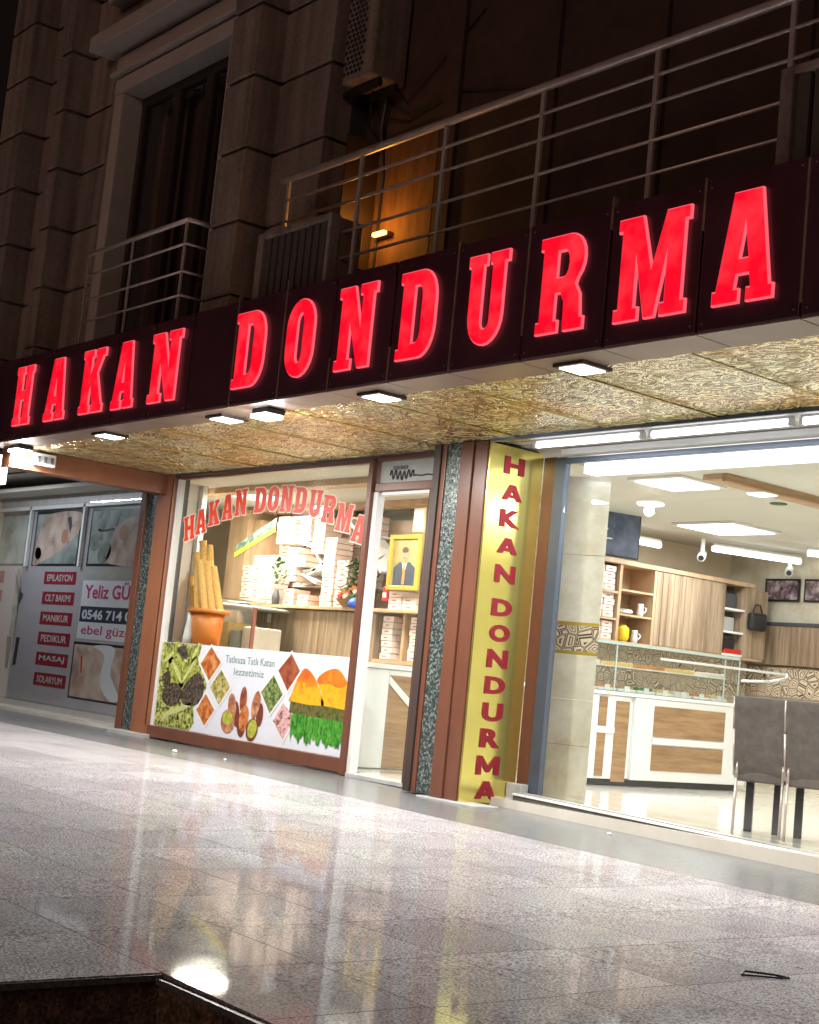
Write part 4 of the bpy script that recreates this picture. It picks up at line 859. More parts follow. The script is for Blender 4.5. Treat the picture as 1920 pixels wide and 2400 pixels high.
# wall cabinets with plank doors
wc = thing('wall_cabinet', (-13.5, 16.0, 1.85), 'long striped wood wall cabinet with open shelves beside it above the counter', 'cabinet')
XW = -13.30
bx('carcass', 'orangewood', wc, XW - 0.95, XW - 0.45, 13.90, 17.6, 1.85, 2.93)
bx('top_board', M['orangewood'], wc, XW - 0.5, XW + 0.02, 13.9, 17.3, 2.90, 2.96, 0.004)
bx('bottom_board', 'orangewood', wc, XW - 0.5, XW, 13.9, 17.6, 1.84, 1.875, 0.004)
for y in (14.44, 15.14): bx('divider', 'orangewood', wc, XW - 0.45, XW, y - 0.025, y + 0.025, 1.875, 2.90)
for (ya, yb_) in ((13.95, 14.41),):
    for z in (2.50, 2.14): bx('shelf', 'orangewood', wc, XW - 0.45, XW - 0.005, ya, yb_, z, z + 0.03)
for z in (2.55, 2.22): bx('shelf', 'orangewood', wc, XW - 0.45, XW - 0.005, 14.465, 15.115, z, z + 0.025)
y = 15.17
while y < 16.62:
    bx('door_plank', 'wood', wc, XW - 0.03, XW, y + .004, y + 0.117, 1.88, 2.895, 0.004); y += 0.121
for z in (1.875, 2.20, 2.53): bx('cube_shelf', 'white', wc, XW - 0.45, XW - 0.005, 16.66, 17.12, z, z + 0.03)
bx('divider', 'wood', wc, XW - .45, XW, 16.63, 16.66, 1.88, 2.9); bx('divider', 'wood', wc, XW - .45, XW, 17.12, 17.15, 1.88, 2.9)
y = 17.16
while y < 17.6:
    bx('door_plank', 'wood', wc, XW - 0.03, XW, y, y + 0.117, 1.88, 2.88, 0.004); y += 0.121
# things in the cube shelves
for (y, z, dy, dz, m, nm, lab) in ((16.72, 2.56, .30, .22, 'darkgrey', 'coffee_machine', 'dark small coffee machine in the top cube shelf'), (16.74, 2.235, .26, .20, 'plinth', 'storage_tin', 'grey storage tin in the middle cube shelf'), (16.70, 1.91, .34, .22, 'black', 'radio', 'black appliance in the bottom cube shelf')):
    t = thing(nm, (-13.5, y + dy / 2, z), lab, nm.replace('_', ' '))
    bx('body', m, t, XW - .35, XW - .08, y, y + dy, z, z + dz, 0.02)
    bx('top', 'black' if m != 'black' else 'darkgrey', t, XW - .33, XW - .1, y + .02, y + dy - .02, z + dz, z + dz + .03, 0.01)
t = thing('red_tray', (-13.4, 16.9, 1.91), 'red tray in front of the black appliance in the bottom cube shelf', 'tray'); bx('base', 'red', t, XW - .08, XW - .01, 16.72, 17.1, 1.906, 1.95, .01); bx('rim', 'red', t, XW - .012, XW - .004, 16.72, 17.1, 1.95, 1.97)
t = thing('shoulder_bag', (-13.24, 17.35, 2.3), 'black bag hanging on the cabinet end', 'bag'); bx('body', 'black', t, XW + .005, XW + .12, 17.16, 17.52, 2.28, 2.54, .04); MB().tube([(XW + .06, 17.2, 2.5), (XW + .05, 17.3, 2.66), (XW + .05, 17.4, 2.66), (XW + .06, 17.48, 2.5)], .012, 6).build('strap', 'black', t)
# small things on open shelves
t = thing('yellow_pot', (-13.4, 14.68, 1.88), 'yellow plastic pot on the lowest open shelf', 'pot'); MB().lathe((-13.42, 14.68, 1.88), [(.06, 0), (.09, .04), (.09, .17), (.07, .20)], 14).build('body', 'yellow', t, smooth=True); MB().lathe((-13.42, 14.68, 2.08), [(.05, 0), (.05, .02)], 12).build('lid', 'yellow', t)
for i, (y, z, lab) in enumerate(((14.92, 1.88, 'white jug beside the yellow pot'), (15.0, 2.25, 'white cup on the middle open shelf'))):
    t = thing('jug', (-13.4, y, z), lab, 'jug'); MB().lathe((-13.42, y, z), [(.04, 0), (.05, .04), (.04, .14), (.045, .17)], 14).build('body', 'white', t, smooth=True); MB().tube([(-13.38, y + .04, z + .13), (-13.37, y + .075, z + .10), (-13.38, y + .045, z + .05)], .008, 6).build('handle', 'white', t)
t = thing('plate_stack', (-13.4, 14.65, 2.25), 'stack of white plates on the middle open shelf', 'plates'); MB().lathe((-13.4, 14.65, 2.247), [(.08, 0), (.12, .02), (.12, .05)], 16).build('plates', 'white', t); MB().lathe((-13.4, 14.65, 2.298), [(.1, 0), (.11, .015)], 16).build('top_plate', 'poster', t)
# cake boxes
proto_box = None
BG = 0
def cake_box(x, y, z, sx, sy, sz, face, label, group):
    t = thing('cake_box', (x, y, z), label, 'box', group)
    bx('carton', 'box', t, x - sx / 2, x + sx / 2, y - sy / 2, y + sy / 2, z, z + sz * .93, 0.004)
    if face == 'y': bx('printed_band', 'boxprint', t, x - sx * .22, x + sx * .12, y - sy / 2 - .002, y - sy / 2 - .0005, z + sz * .38, z + sz * .55)
    else: bx('printed_band', 'boxprint', t, x + sx / 2 + .0005, x + sx / 2 + .002, y - sy * .22, y + sy * .12, z + sz * .38, z + sz * .55)
    return t
def stack(x, y, z, n, dz, axis, sx, sy, label, group, proto={}):
    key = (axis, sx, sy, dz)
    for i in range(n):
        if key not in proto:
            o = cake_box(x, y, z, sx, sy, dz, axis, label, group); proto[key] = o
        else:
            o = copy_tree(proto[key]); o['label'] = label; o['group'] = group
        o.location = Vector((x + random.uniform(-.008, .008), y + random.uniform(-.008, .008), z + i * dz)) * S
for (z, n, nm) in ((2.535, 4, 'top'), (2.175, 4, 'middle'), (1.88, 3, 'bottom')):
    for y in (14.07, 14.29):
        stack(-13.50, y, z, n, 0.083, 'x', 0.30, 0.205, 'pink white cake box in the %s open shelf beside the marble pillar' % nm, 'cake boxes in the %s open shelf' % nm)
# television
tv = thing('menu_screen', (-13.2, 13.9, 3.0), 'dark blue grey television screen hanging above the wall cabinet by the pillar', 'television')
MB().obox((-12.95, 13.72, 3.28), (0.02, -0.004, 0), (0.11, 0.50, 0), (0, 0, 0.36)).build('casing', 'black', tv)
M['screen'] = mat('screen_print', (0.03, 0.04, 0.07), 0.3, col2=(0.12, 0.14, 0.20), vscale=6, emit=(0.08, 0.11, 0.18), estr=0.15)
MB().obox((-12.925, 13.715, 3.28), (0.003, 0, 0), (0.104, 0.475, 0), (0, 0, 0.335)).build('screen', 'screen', tv)
for i in range(9):
    MB().obox((-12.92 + .01 * random.uniform(-1, 1) * 0, 13.5 + .42 * random.random(), 3.03 + .06 * i), (0.003, 0, 0), (0.02, .09 + .05 * random.random(), 0), (0, 0, 0.008)).build('menu_line', 'white', tv)
MB().tube([(-13.1, 13.72, 3.5), (-13.0, 13.72, 3.4)], .02, 6).build('bracket', 'black', tv)
# wall pictures, rear door
for i, (xa, xb) in enumerate(((-13.6, -12.98), (-12.9, -12.2))):
    t = thing('wall_poster', ((xa + xb) / 2, 17.95, 2.8), ('dark framed food photo on the rear wall, left one' if i == 0 else 'dark framed food photo on the rear wall at the right edge'), 'poster', 'dark photos on the rear wall')
    bx('frame', 'black', t, xa, xb, 17.95, 17.97, 2.78, 3.12); bx('picture', art('print_dark%d' % i, [(0.02, 0.015, 0.02), (0.18, 0.12, 0.14), (0.5, 0.42, 0.42)], 10), t, xa + .03, xb - .03, 17.945, 17.95, 2.81, 3.09)
kd = thing('rear_door', (-13.0, 17.9, 0.05), 'striped wood cupboard with dark top rail on the rear wall', 'cupboard')
bx('top_rail', 'darkgrey', kd, -13.85, -11.2, 17.84, 17.92, 2.41, 2.46)
x = -13.8
while x < -11.3: bx('door_plank', 'wood', kd, x, x + .155, 17.86, 17.90, 1.83, 2.405, .004); x += .16
# ------------------------------------------------------------------ chairs
def chair(bl, br, label):
    bl = Vector((*bl, 0.045)); br = Vector((*br, 0.045)); c = (bl + br) / 2; u = (br - bl).normalized(); f = Vector((-u.y, u.x, 0)); hw = (br - bl).length / 2
    t = thing('dining_chair', c, label, 'chair', 'grey brown dining chairs behind the right window')
    # backrest: curved upholstered slab
    b = MB(); prof = [(0.56, 0.03), (0.75, -0.005), (0.95, -0.02), (1.12, -0.035), (1.235, -0.06)]
    vs = []; n = 6
    for (z, dy) in prof:
        for k_, tt in ((0, 0.0), (1, 0.065)):
            for i in range(n + 1):
                a = -1 + 2 * i / n; p = c + u * a * (hw + 0.03 + (0.02 if z > 1.0 else 0)) + f * (dy + tt + 0.03 * a * a * -1 + .02); p.z = 0.0 + z; vs.append(p)
    fs = []; m_ = n + 1
    for j in range(len(prof) - 1):
        for i in range(n):
            a = j * 2 * m_ + i; fs.append((a, a + 1, a + 1 + 2 * m_, a + 2 * m_)); a2 = a + m_; fs.append((a2, a2 + 2 * m_, a2 + 1 + 2 * m_, a2 + 1))
        a = j * 2 * m_; fs.append((a, a + 2 * m_, a + 3 * m_, a + m_)); a = a + n; fs.append((a, a + m_, a + 3 * m_, a + 2 * m_))
    for i in range(n):
        fs.append((i, i + m_, i + 1 + m_, i + 1)); a = (len(prof) - 1) * 2 * m_ + i; fs.append((a, a + 1, a + 1 + m_, a + m_))
    b.add(vs, fs).build('backrest', 'fabric', t, 0.012, True)
    MB().obox(c + f * 0.28 + Vector((0, 0, 0.50)), u * (hw + .02), f * 0.24, (0, 0, .045)).build('seat', 'fabric', t, .02)
    for s_ in (-1, 1):
        p = c + u * hw * s_
        MB().tube([p + Vector((0, 0, 0)), p + f * .03 + Vector((0, 0, .48)), p + f * 0.02 + Vector((0, 0, .62))], .013, 8).build('leg', 'steel', t, smooth=True)
        MB().tube([p + u * .02 * s_ + f * .03 + Vector((0, 0, .5)), p + u * .045 * s_ + f * .0 + Vector((0, 0, .9)), p + u * .05 * s_ - f * 0.03 + Vector((0, 0, 1.18))], .012, 8).build('back_frame', 'steel', t, smooth=True)
    for s_ in (-1, 1):
        q = c + f * .47 + u * (hw * .62) * s_
        MB().obox(q + Vector((0, 0, .235)), u * .035, f * .035, (0, 0, .235)).build('leg', 'black', t, .004)
chair((-8.02, 10.36), (-7.68, 10.56), 'grey brown upholstered dining chair standing left of the other chair')
chair((-7.60, 10.52), (-7.22, 10.76), 'grey brown upholstered dining chair cut by the right edge of the photo')

# ------------------------------------------------------------------ seen through the left window and door
bc = thing('back_bar', (-16.3, 12.0, 0.05), 'striped wood back bar with ledge behind the left window', 'counter')
x = -18.3
while x < -15.75: bx('front_plank', 'wood', bc, x, x + 0.157, 12.0, 12.03, 0.05, 1.93, .004); x += 0.16
bx('carcass', 'orangewood', bc, -18.3, -15.75, 12.03, 12.5, 0.05, 1.93)
bx('ledge', 'orangewood', bc, -18.35, -14.2, 11.9, 12.5, 1.94, 1.985, .006)
bx('socket', 'white', bc, -18.0, -17.92, 11.985, 11.998, 1.72, 1.85)
bx('carcass', 'wood', bc, -15.75, -15.45, 12.03, 12.5, 0.05, 1.93)
bx('shelf', 'orangewood', bc, -15.45, -14.2, 12.03, 12.5, 1.27, 1.32)
bx('divider', 'orangewood', bc, -14.87, -14.82, 12.03, 12.5, 1.32, 1.94)
bx('back_panel', 'orangewood', bc, -15.45, -14.2, 12.45, 12.5, .05, 1.93)
for x in (-15.2, -14.62): stack(x, 12.2, 1.325, 7, 0.083, 'y', 0.22, 0.3, 'white cake box stacked under the back bar ledge seen through the door', 'cake boxes under the ledge')
# display shelf unit with leaning diagonal shelves and box stacks on the ledge
sh = thing('display_shelf', (-17, 12.6, 2.0), 'orange wood display wall with white slanted shelves behind the left window', 'shelf')
bx('back_panel', 'orangewood', sh, -19.4, -14.2, 12.72, 12.78, 1.99, 3.3)
bx('upright', 'orangewood', sh, -19.5, -18.98, 12.1, 12.72, 0.05, 3.45, .004); bx('upright', 'orangewood', sh, -18.95, -18.75, 12.2, 12.7, 1.99, 3.3, .004)
def plank(p, q, t_=0.022, m='white'):
    p = Vector((p[0], 12.35, p[1])); q = Vector((q[0], 12.35, q[1])); d = (q - p); nrm = Vector((-d.z, 0, d.x)).normalized()
    MB().obox((p + q) / 2, d / 2, (0, .2, 0), nrm * t_).build('slanted_shelf', m, sh)
for (p, q) in (((-18.0, 3.0), (-17.3, 2.88)), ((-17.3, 2.88), (-16.9, 2.55)), ((-17.5, 2.5), (-16.9, 2.55)), ((-17.35, 2.45), (-16.75, 2.72)), ((-17.9, 3.3), (-17.2, 3.3)), ((-16.5, 3.25), (-15.9, 2.85)), ((-15.9, 2.85), (-15.6, 2.5)), ((-17.6, 2.52), (-17.1, 2.34))): plank(p, q)
for (x, z, n, lab) in ((-18.5, 1.99, 9, 'leftmost stack on the ledge'), (-18.2, 1.99, 9, 'second stack on the ledge'), (-17.62, 1.99, 3, 'short stack beside the plant'), (-17.95, 2.9, 5, 'high stack under the lettering'), (-17.25, 1.99, 2, 'low pile in the middle of the ledge'), (-16.68, 1.99, 12, 'tall stack right of the slanted shelves'), (-17.35, 2.95, 4, 'upper pile by the slanted shelf'), (-17.4, 2.56, 2, 'pile on the slanted shelf'), (-16.35, 1.99, 8, 'stack beside the leafy plant'), (-17.0, 2.75, 6, 'stack on the angled shelf end'), (-17.62, 2.35, 6, 'middle stack behind the small plant'), (-18.78, 2.0, 7, 'stack at the left end of the ledge'), (-15.1, 1.99, 3, 'pile on the ledge under the portrait'), (-14.8, 1.99, 2, 'small pile on the ledge right of the portrait')):
    stack(x, 12.2, z, n, 0.083, 'y', 0.27, 0.3, 'cream cake box in the ' + lab, 'cake boxes, ' + lab)
for z in (2.30, 2.66, 3.02): bx('shelf', 'white', sh, -18.7, -16.0, 12.45, 12.72, z, z + .02)
for q, (x, lab) in enumerate(((-18.45, 'first'), (-18.1, 'second'), (-17.75, 'third'), (-17.4, 'fourth'), (-17.05, 'fifth'), (-16.7, 'sixth'), (-16.35, 'seventh'))):
    for z, nm in ((2.325, 'lower'), (2.685, 'middle'), (3.045, 'upper')):
        stack(x, 12.58, z, 3, 0.1, 'y', 0.29, 0.22, 'cream box on the %s shelf, %s column from the left, behind the window' % (nm, lab), 'cream boxes on the display wall shelves')
t = thing('potted_plant', (-17.75, 12.0, 2.0), 'small green plant in a vase between the box stacks', 'plant')
MB().lathe((-17.78, 11.95, 1.985), [(.05, 0), (.06, .1), (.03, .22)], 12).build('vase', 'darkgrey', t, smooth=True)
lb = MB()
for i in range(60):
    a = random.uniform(0, 6.28); r = random.uniform(0, .13); z = 2.28 + random.uniform(0, .36); p = Vector((-17.78 + r * math.cos(a), 11.95 + r * math.sin(a), z)); d = Vector((math.cos(a), math.sin(a), random.uniform(-.3, 1))) * .07; s_ = Vector((-math.sin(a), math.cos(a), 0)) * .03
    lb.add([p, p + d * .5 + s_, p + d, p + d * .5 - s_], [(0, 1, 2, 3)])
lb.build('foliage', 'leaf', t)
t = thing('potted_plant', (-15.9, 12.1, 2.0), 'leafy green plant by the right edge of the left window', 'plant')
MB().lathe((-15.92, 12.05, 1.985), [(.09, 0), (.11, .1), (.12, .2)], 12).build('pot', 'orange', t, smooth=True)
lb = MB()
for i in range(170):
    a = random.uniform(0, 6.28); r = random.uniform(0, .32); z = 2.15 + random.uniform(0, .55); p = Vector((-15.92 + r * math.cos(a), 12.05 + r * .6 * math.sin(a), z)); d = Vector((math.cos(a), math.sin(a) * .5, random.uniform(-.5, .7))) * .16; s_ = Vector((-math.sin(a), math.cos(a), 0)) * .028
    lb.add([p, p + d * .5 + s_, p + d, p + d * .5 - s_], [(0, 1, 2, 3)])
lb.build('foliage', 'leaf', t)
t = thing('fruit_bowl', (-15.9, 11.95, 2.0), 'bowl of red and brown packets at the foot of the leafy plant', 'bowl')
MB().lathe((-16.0, 11.98, 1.985), [(.1, 0), (.2, .1), (.21, .11)], 16).build('bowl', 'woodh', t, smooth=True)
for i in range(9):
    MB().obox((-16.15 + .04 * i, 11.93 + .02 * (i % 3), 2.14 + .05 * (i % 3)), (.05, 0, .02), (0, .03, 0), (-.01, 0, .03)).build('packet', ['red', 'orange', 'leaf', 'box'][i % 4], t, .008)
bb = MB()
t = thing('blue_bag', (-15.75, 11.95, 2.0), 'crumpled blue bag on the ledge near the door frame', 'bag')
bb.lathe((-15.75, 11.98, 1.985), [(.17, 0), (.2, .05), (.15, .12), (.05, .16)], 10).build('body', 'blue', t, smooth=True); MB().tube([(-15.8, 11.98, 2.1), (-15.75, 11.98, 2.22), (-15.7, 11.98, 2.1)], .012, 5).build('handle', 'blue', t)
# hanging slanted green and yellow banner
t = thing('slanted_banner', (-18.1, 11.6, 2.9), 'dark green banner with yellow lower edge hanging aslant under the lettering', 'banner')
p, q = Vector((-18.15, 11.4, 2.62)), Vector((-17.15, 11.4, 2.98)); d = (q - p)
MB().prism([(0, 0), (d.x, d.z), (d.x, d.z + .20), (0, .18)], (p.x, p.y, p.z), UX, UZ, (0, .02, 0)).build('board', art('print_banner', [(0.01, .02, .02), (.05, .08, .06), (.14, .17, .10)], 14), t)
MB().prism([(0, 0), (d.x, d.z), (d.x, d.z + .07), (0, .06)], (p.x, p.y - .006, p.z), UX, UZ, (0, .005, 0)).build('yellow_edge', 'yellow', t)
MB().tube([(-17.2, 11.4, 3.2), (-17.2, 11.4, 3.5)], .006, 5).build('cord', 'black', t)
# glass freezer with oval top at the left
t = thing('ice_cream_freezer', (-18.9, 11.3, 0.05), 'glass topped ice cream freezer behind the wafer cones', 'freezer')
bx('cabinet', 'white', t, -18.6, -16.85, 11.0, 11.75, .05, 1.25, .02); bx('window_band', M['cglass'], t, -18.6, -16.85, 10.98, 10.995, 1.25, 1.86); bx('side_glass', M['cglass'], t, -16.85, -16.84, 11.0, 11.75, 1.25, 1.86)
for i in range(5): bx('ice_cream_tub', ['box', 'white', 'cone', 'plinth', 'box'][i], t, -18.5 + i * .31, -18.25 + i * .31, 11.1, 11.6, 1.26, 1.55 + .05 * (i % 3), .02)
MB().lathe((-18.0, 11.4, 1.87), [(.78, 0), (.8, .03), (.7, .09), (.3, .13)], 24).build('oval_lid', 'cglass', t, smooth=True); MB().lathe((-18.0, 11.4, 1.865), [(.80, 0), (.83, .02), (.80, .035)], 24).build('lid_rim', 'white_alu', t, smooth=True)
bx('end_post', 'boxprint', t, -16.82, -16.79, 10.95, 11.0, 1.2, 1.86)
# orange pot with stacked wafer cones
def cones(x, y, z, lab, tall, n, r0):
    t = thing('cone_holder', (x, y, z), lab, 'cone holder')
    MB().lathe((x, y, z - .46), [(r0 * .72, 0), (r0 * .8, .2), (r0 * .86, .42)], 18).build('pot', 'orange', t, smooth=True)
    MB().lathe((x, y, z - .04), [(r0 * 1.1, 0), (r0 * 1.14, .03), (r0 * 1.08, .05)], 18).build('rim', 'orange', t, smooth=True)
    for i in range(n):
        px_ = x - r0 * .6 + r0 * 1.2 * i / max(1, n - 1); py_ = y + .08 * ((i % 3) - 1); h_ = tall * (0.9 + .07 * ((i * 7) % 3)) - .10 * abs(i - 1)
        pts = [(px_, py_, z - .02), (px_ - .26 * h_ - .03 * i, py_, z + h_)]
        a_, b_ = Vector(pts[0]), Vector(pts[1]); L_n = (b_ - a_).length; ns_ = int(L_n / .045); cbm = MB()
        dz_ = (b_ - a_).normalized(); ex = dz_.cross(Vector((0, 1, 0))).normalized(); ey = dz_.cross(ex)
        for q in range(ns_):
            c0 = a_ + dz_ * (q * .045); c1 = a_ + dz_ * (q * .045 + .043); r1_ = .056 + random.uniform(-.002, .002); r0_ = .043
            c0 = c0 + Vector((random.uniform(-.003, .003), 0, 0))
            v0 = [c0 + (ex * math.cos(2 * math.pi * k_ / 10) + ey * math.sin(2 * math.pi * k_ / 10)) * r0_ for k_ in range(10)]
            v1 = [c1 + (ex * math.cos(2 * math.pi * k_ / 10) + ey * math.sin(2 * math.pi * k_ / 10)) * r1_ for k_ in range(10)]
            cbm.add(v0 + v1, [(k_, (k_ + 1) % 10, (k_ + 1) % 10 + 10, k_ + 10) for k_ in range(10)] + [tuple(range(10, 20))])
        cbm.build('cone_stack', 'cone', t)
cones(-16.66, 10.16, 1.74, 'orange pot with tall leaning stacks of wafer cones in the left window', 0.98, 6, .25)
cones(-17.30, 10.45, 1.66, 'smaller orange cone holder at the left window edge', 0.72, 4, .15)
st2 = thing('cone_stand', (-16.7, 10.1, 0.05), 'low wood stand carrying the cone holders behind the food poster', 'stand'); bx('top', 'orangewood', st2, -17.4, -15.9, 9.85, 10.6, 1.24, 1.28); bx('base', 'white', st2, -17.35, -15.95, 9.9, 10.55, .05, 1.24)
t = thing('steel_jug', (-16.85, 9.95, 1.28), 'small steel jug between the two cone holders', 'jug'); MB().lathe((-16.82, 9.98, 1.28), [(.07, 0), (.07, .1), (.04, .3), (.035, .42)], 14).build('body', 'white_alu', t, smooth=True); MB().lathe((-16.82, 9.98, 1.70), [(.04, 0), (.02, .04)], 10).build('lid', 'black', t)
# counter seen through the door
ca = thing('door_counter', (-13.4, 10.5, 0.05), 'white counter with diagonal strip over walnut panel seen through the door', 'counter')
XA = -13.12
bx('carcass', 'white', ca, XA - .6, XA - .02, 10.1, 11.7, .05, 1.18); bx('worktop', 'white', ca, XA - .63, XA + .03, 10.05, 11.75, 1.185, 1.24, .008)
bx('side_panel', 'white', ca, XA - .018, XA, 10.1, 10.50, .06, 1.18, .004)
bx('wood_panel', 'woodh', ca, XA - .018, XA - .004, 10.50, 11.7, .06, 1.12)
bx('top_rail', 'white', ca, XA - .003, XA + .004, 10.50, 11.7, 1.12, 1.18)
MB().prism([(10.50, 1.11), (10.50, 1.02), (11.5, .25), (11.5, .36)], (XA - .002, 0, 0), UY, UZ, (.012, 0, 0)).build('diagonal_strip', 'white', ca)
# portrait picture in gilt frame
pt = thing('framed_portrait', (-14.8, 11.9, 2.3), 'gold framed portrait picture of a person in a dark suit seen through the door', 'picture')
px0, px1, pz0, pz1 = -15.20, -14.55, 2.24, 2.98; yp = 11.97
bx('backdrop', 'pad', pt, px0 + .05, px1 - .05, yp, yp + .01, pz0 + .05, pz1 - .05)
for (a, c, e, g) in ((px0, px0 + .06, pz0, pz1), (px1 - .06, px1, pz0, pz1), (px0 + .06, px1 - .06, pz0, pz0 + .06), (px0 + .06, px1 - .06, pz1 - .06, pz1)): bx('frame', 'goldframe', pt, a, c, yp - .03, yp + .02, e, g, .008)
xm_ = (px0 + px1) / 2
flat('picture_suit', 'suit', [(xm_ - .22, pz0 + .06), (xm_ - .22, pz0 + .30), (xm_ - .10, pz0 + .38), (xm_, pz0 + .34), (xm_ + .10, pz0 + .38), (xm_ + .22, pz0 + .30), (xm_ + .22, pz0 + .06)], 2, pt, yp)
flat('picture_shirt', 'poster', [(xm_ - .05, pz0 + .36), (xm_ + .05, pz0 + .36), (xm_, pz0 + .18)], 3, pt, yp); flat('picture_tie', 'orange', [(xm_ - .022, pz0 + .34), (xm_ + .022, pz0 + .34), (xm_ + .03, pz0 + .08), (xm_ - .03, pz0 + .08)], 4, pt, yp)
flat('picture_head', 'skin', ell(xm_, pz0 + .46, .062, .09), 4, pt, yp); flat('picture_hair', 'winframe', ell(xm_, pz0 + .535, .064, .04), 5, pt, yp); flat('picture_face_shade', 'winframe', ell(xm_, pz0 + .43, .022, .006), 5, pt, yp)
t = thing('small_picture', (-14.9, 11.9, 3.1), 'small framed picture hanging above the gold framed portrait', 'picture'); bx('frame', 'orangewood', t, -14.82, -14.58, 12.0, 12.02, 3.02, 3.34); bx('print', 'white', t, -14.79, -14.61, 11.99, 11.998, 3.05, 3.31)
t = thing('wall_bracket', (-15.4, 11.6, 3.3), 'dark angled bracket at the upper left of the doorway view', 'bracket'); MB().obox((-14.95, 11.4, 3.28), (.10, 0, .13), (0, .02, 0), (-.035, 0, .03)).build('arm', 'darkgrey', t); MB().obox((-15.05, 11.4, 3.14), (.03, 0, 0), (0, .02, 0), (0, 0, .03)).build('foot', 'darkgrey', t)
for i, (x, z, m) in enumerate(((-15.35, 2.55, 'suit'), (-15.4, 2.2, 'red'))):
    t = thing('shelf_packet', (x, 12.0, z), ('blue packet left of the gold framed portrait', 'red packet on the ledge left of the gold framed portrait')[i], 'packet'); bx('pack', 'blue' if i == 0 else m, t, x - .06, x + .06, 12.1, 12.2, z - .1, z + .1, .01); bx('flap', 'white', t, x - .04, x + .04, 12.095, 12.099, z - .05, z + .02)

# ================================================================== NEIGHBOUR: beauty salon window
nb = thing('salon_window', (-21.5, 10.3, 0.1), 'grey lit salon window wall printed with treatment pictures and red label boxes', 'shopfront')
NY = 10.30
M['salon'] = mat('salon_print', (0.42, 0.39, 0.43), 0.4, var=0.06, vscale=2)
bx('wall_panel', 'salon', nb, -25.5, -18.2, NY, NY + 0.08, 0.14, 3.34)
bx('plinth', 'plinth', nb, -25.5, -18.0, NY - 0.02, NY + .06, -0.01, 0.135)
bx('header', M['plinth'], nb, -25.5, -18.0, NY - 0.05, NY + .06, 3.34, 3.72)
ns = thing('salon_soffit', (-21.5, 8.9, 3.7), 'grey painted canopy underside of the neighbouring salon', 'canopy')
bx('soffit_board', 'ceil', ns, -26, -17.55, 7.7, NY + .1, 3.72, 3.8)
for y in (8.2, 8.8, 9.4): bx('groove_strip', 'darkgrey', ns, -26, -17.55, y, y + .03, 3.70, 3.718)
bx('lit_corner_post', M['tube'], ns, -17.72, -17.55, 7.42, 7.5, 3.05, 3.42)
nsk = art('print_skin_leg', [(0.30, 0.20, 0.17), (0.52, 0.38, 0.32), (0.62, 0.52, 0.46)], 3)
nteal = art('print_teal', [(0.14, 0.17, 0.17), (0.30, 0.34, 0.33), (0.42, 0.44, 0.42)], 2.5)
nteal2 = art('print_teal_dark', [(0.08, 0.10, 0.10), (0.20, 0.22, 0.21), (0.34, 0.33, 0.30)], 6)
def nflat(name, m, poly, layer=1, lab=None): return flat(name, m, poly, layer, nb, NY - 0.002, lab)
def rect(x0, x1, z0, z1): return [(x0, z0), (x1, z0), (x1, z1), (x0, z1)]
for (a, c, lab) in ((-25.0, -22.92, 'dim picture at the left edge'), (-22.62, -21.0, 'picture of a mark on skin'), (-20.64, -18.4, 'picture of face treatment')):
    nflat('picture', 'black', rect(a - .02, c + .02, 2.34, 3.25), 1); nflat('picture', nteal, rect(a + .03, c - .03, 2.38, 3.20), 2, lab)
nflat('picture_limb', nsk, [(-22.59, 2.38), (-22.4, 3.0), (-22.1, 3.2), (-21.05, 3.2), (-21.03, 2.9), (-21.6, 2.6), (-22.2, 2.42)], 3)
nflat('picture_mark', 'suit', [(-21.50, 3.12), (-21.36, 3.14), (-21.30, 3.0), (-21.34, 2.86), (-21.40, 2.98)], 4); nflat('picture_mark', 'skin', ell(-21.52, 2.82, .12, .12, .2), 4)
nflat('picture_face', nsk, [(-19.9, 2.38), (-19.95, 2.6), (-19.75, 2.95), (-19.2, 3.1), (-18.5, 3.0), (-18.5, 2.38)], 3); nflat('picture_lips', 'skin', ell(-19.55, 2.85, .14, .12), 4)
for (a, c) in ((-20.25, 3.05), (-20.4, 2.75), (-20.1, 2.55)): nflat('picture_shade', nteal2, ell(a, c, .22, .16, .4), 3)
for (a, c) in ((-22.42, 2.55), (-24.2, 2.7), (-23.6, 3.0)): nflat('picture_shade', nteal2, ell(a, c, .12, .10, -.4), 3)
nflat('picture_tool', 'black', [(-20.3, 2.90), (-19.85, 2.93), (-19.85, 2.89), (-20.3, 2.87)], 4); nflat('picture_tool', 'black', [(-19.85, 2.95), (-19.72, 3.17), (-19.68, 3.17), (-19.78, 2.95)], 4)
# red label boxes
labs = ['EPILASYON', 'CILT BAKIMI', 'MANIKUR', 'PEDIKUR', 'MASAJ', 'SOLARYUM']
M['redlab'] = mat('red_label', (0.26, 0.012, 0.03), 0.5); M['labtext'] = mat('label_pale_text', (0.55, 0.55, 0.55), 0.5)
for i in range(6):
    zt = 2.25 - i * 0.325; zb_ = zt - 0.205; xa = -22.08 + 0.015 * i; 
    nflat('label_box', 'redlab', rect(xa, xa + 1.14, zb_, zt), 1)
    text(labs[i], 'label_text', 'labtext', nb, (xa + .12, NY - .0055, zb_ + .05), UX, UZ, .9, .11, .001, bold=.01)
    nflat('label_box', 'redlab', rect(-24.8, -23.65, zb_, zt), 1)
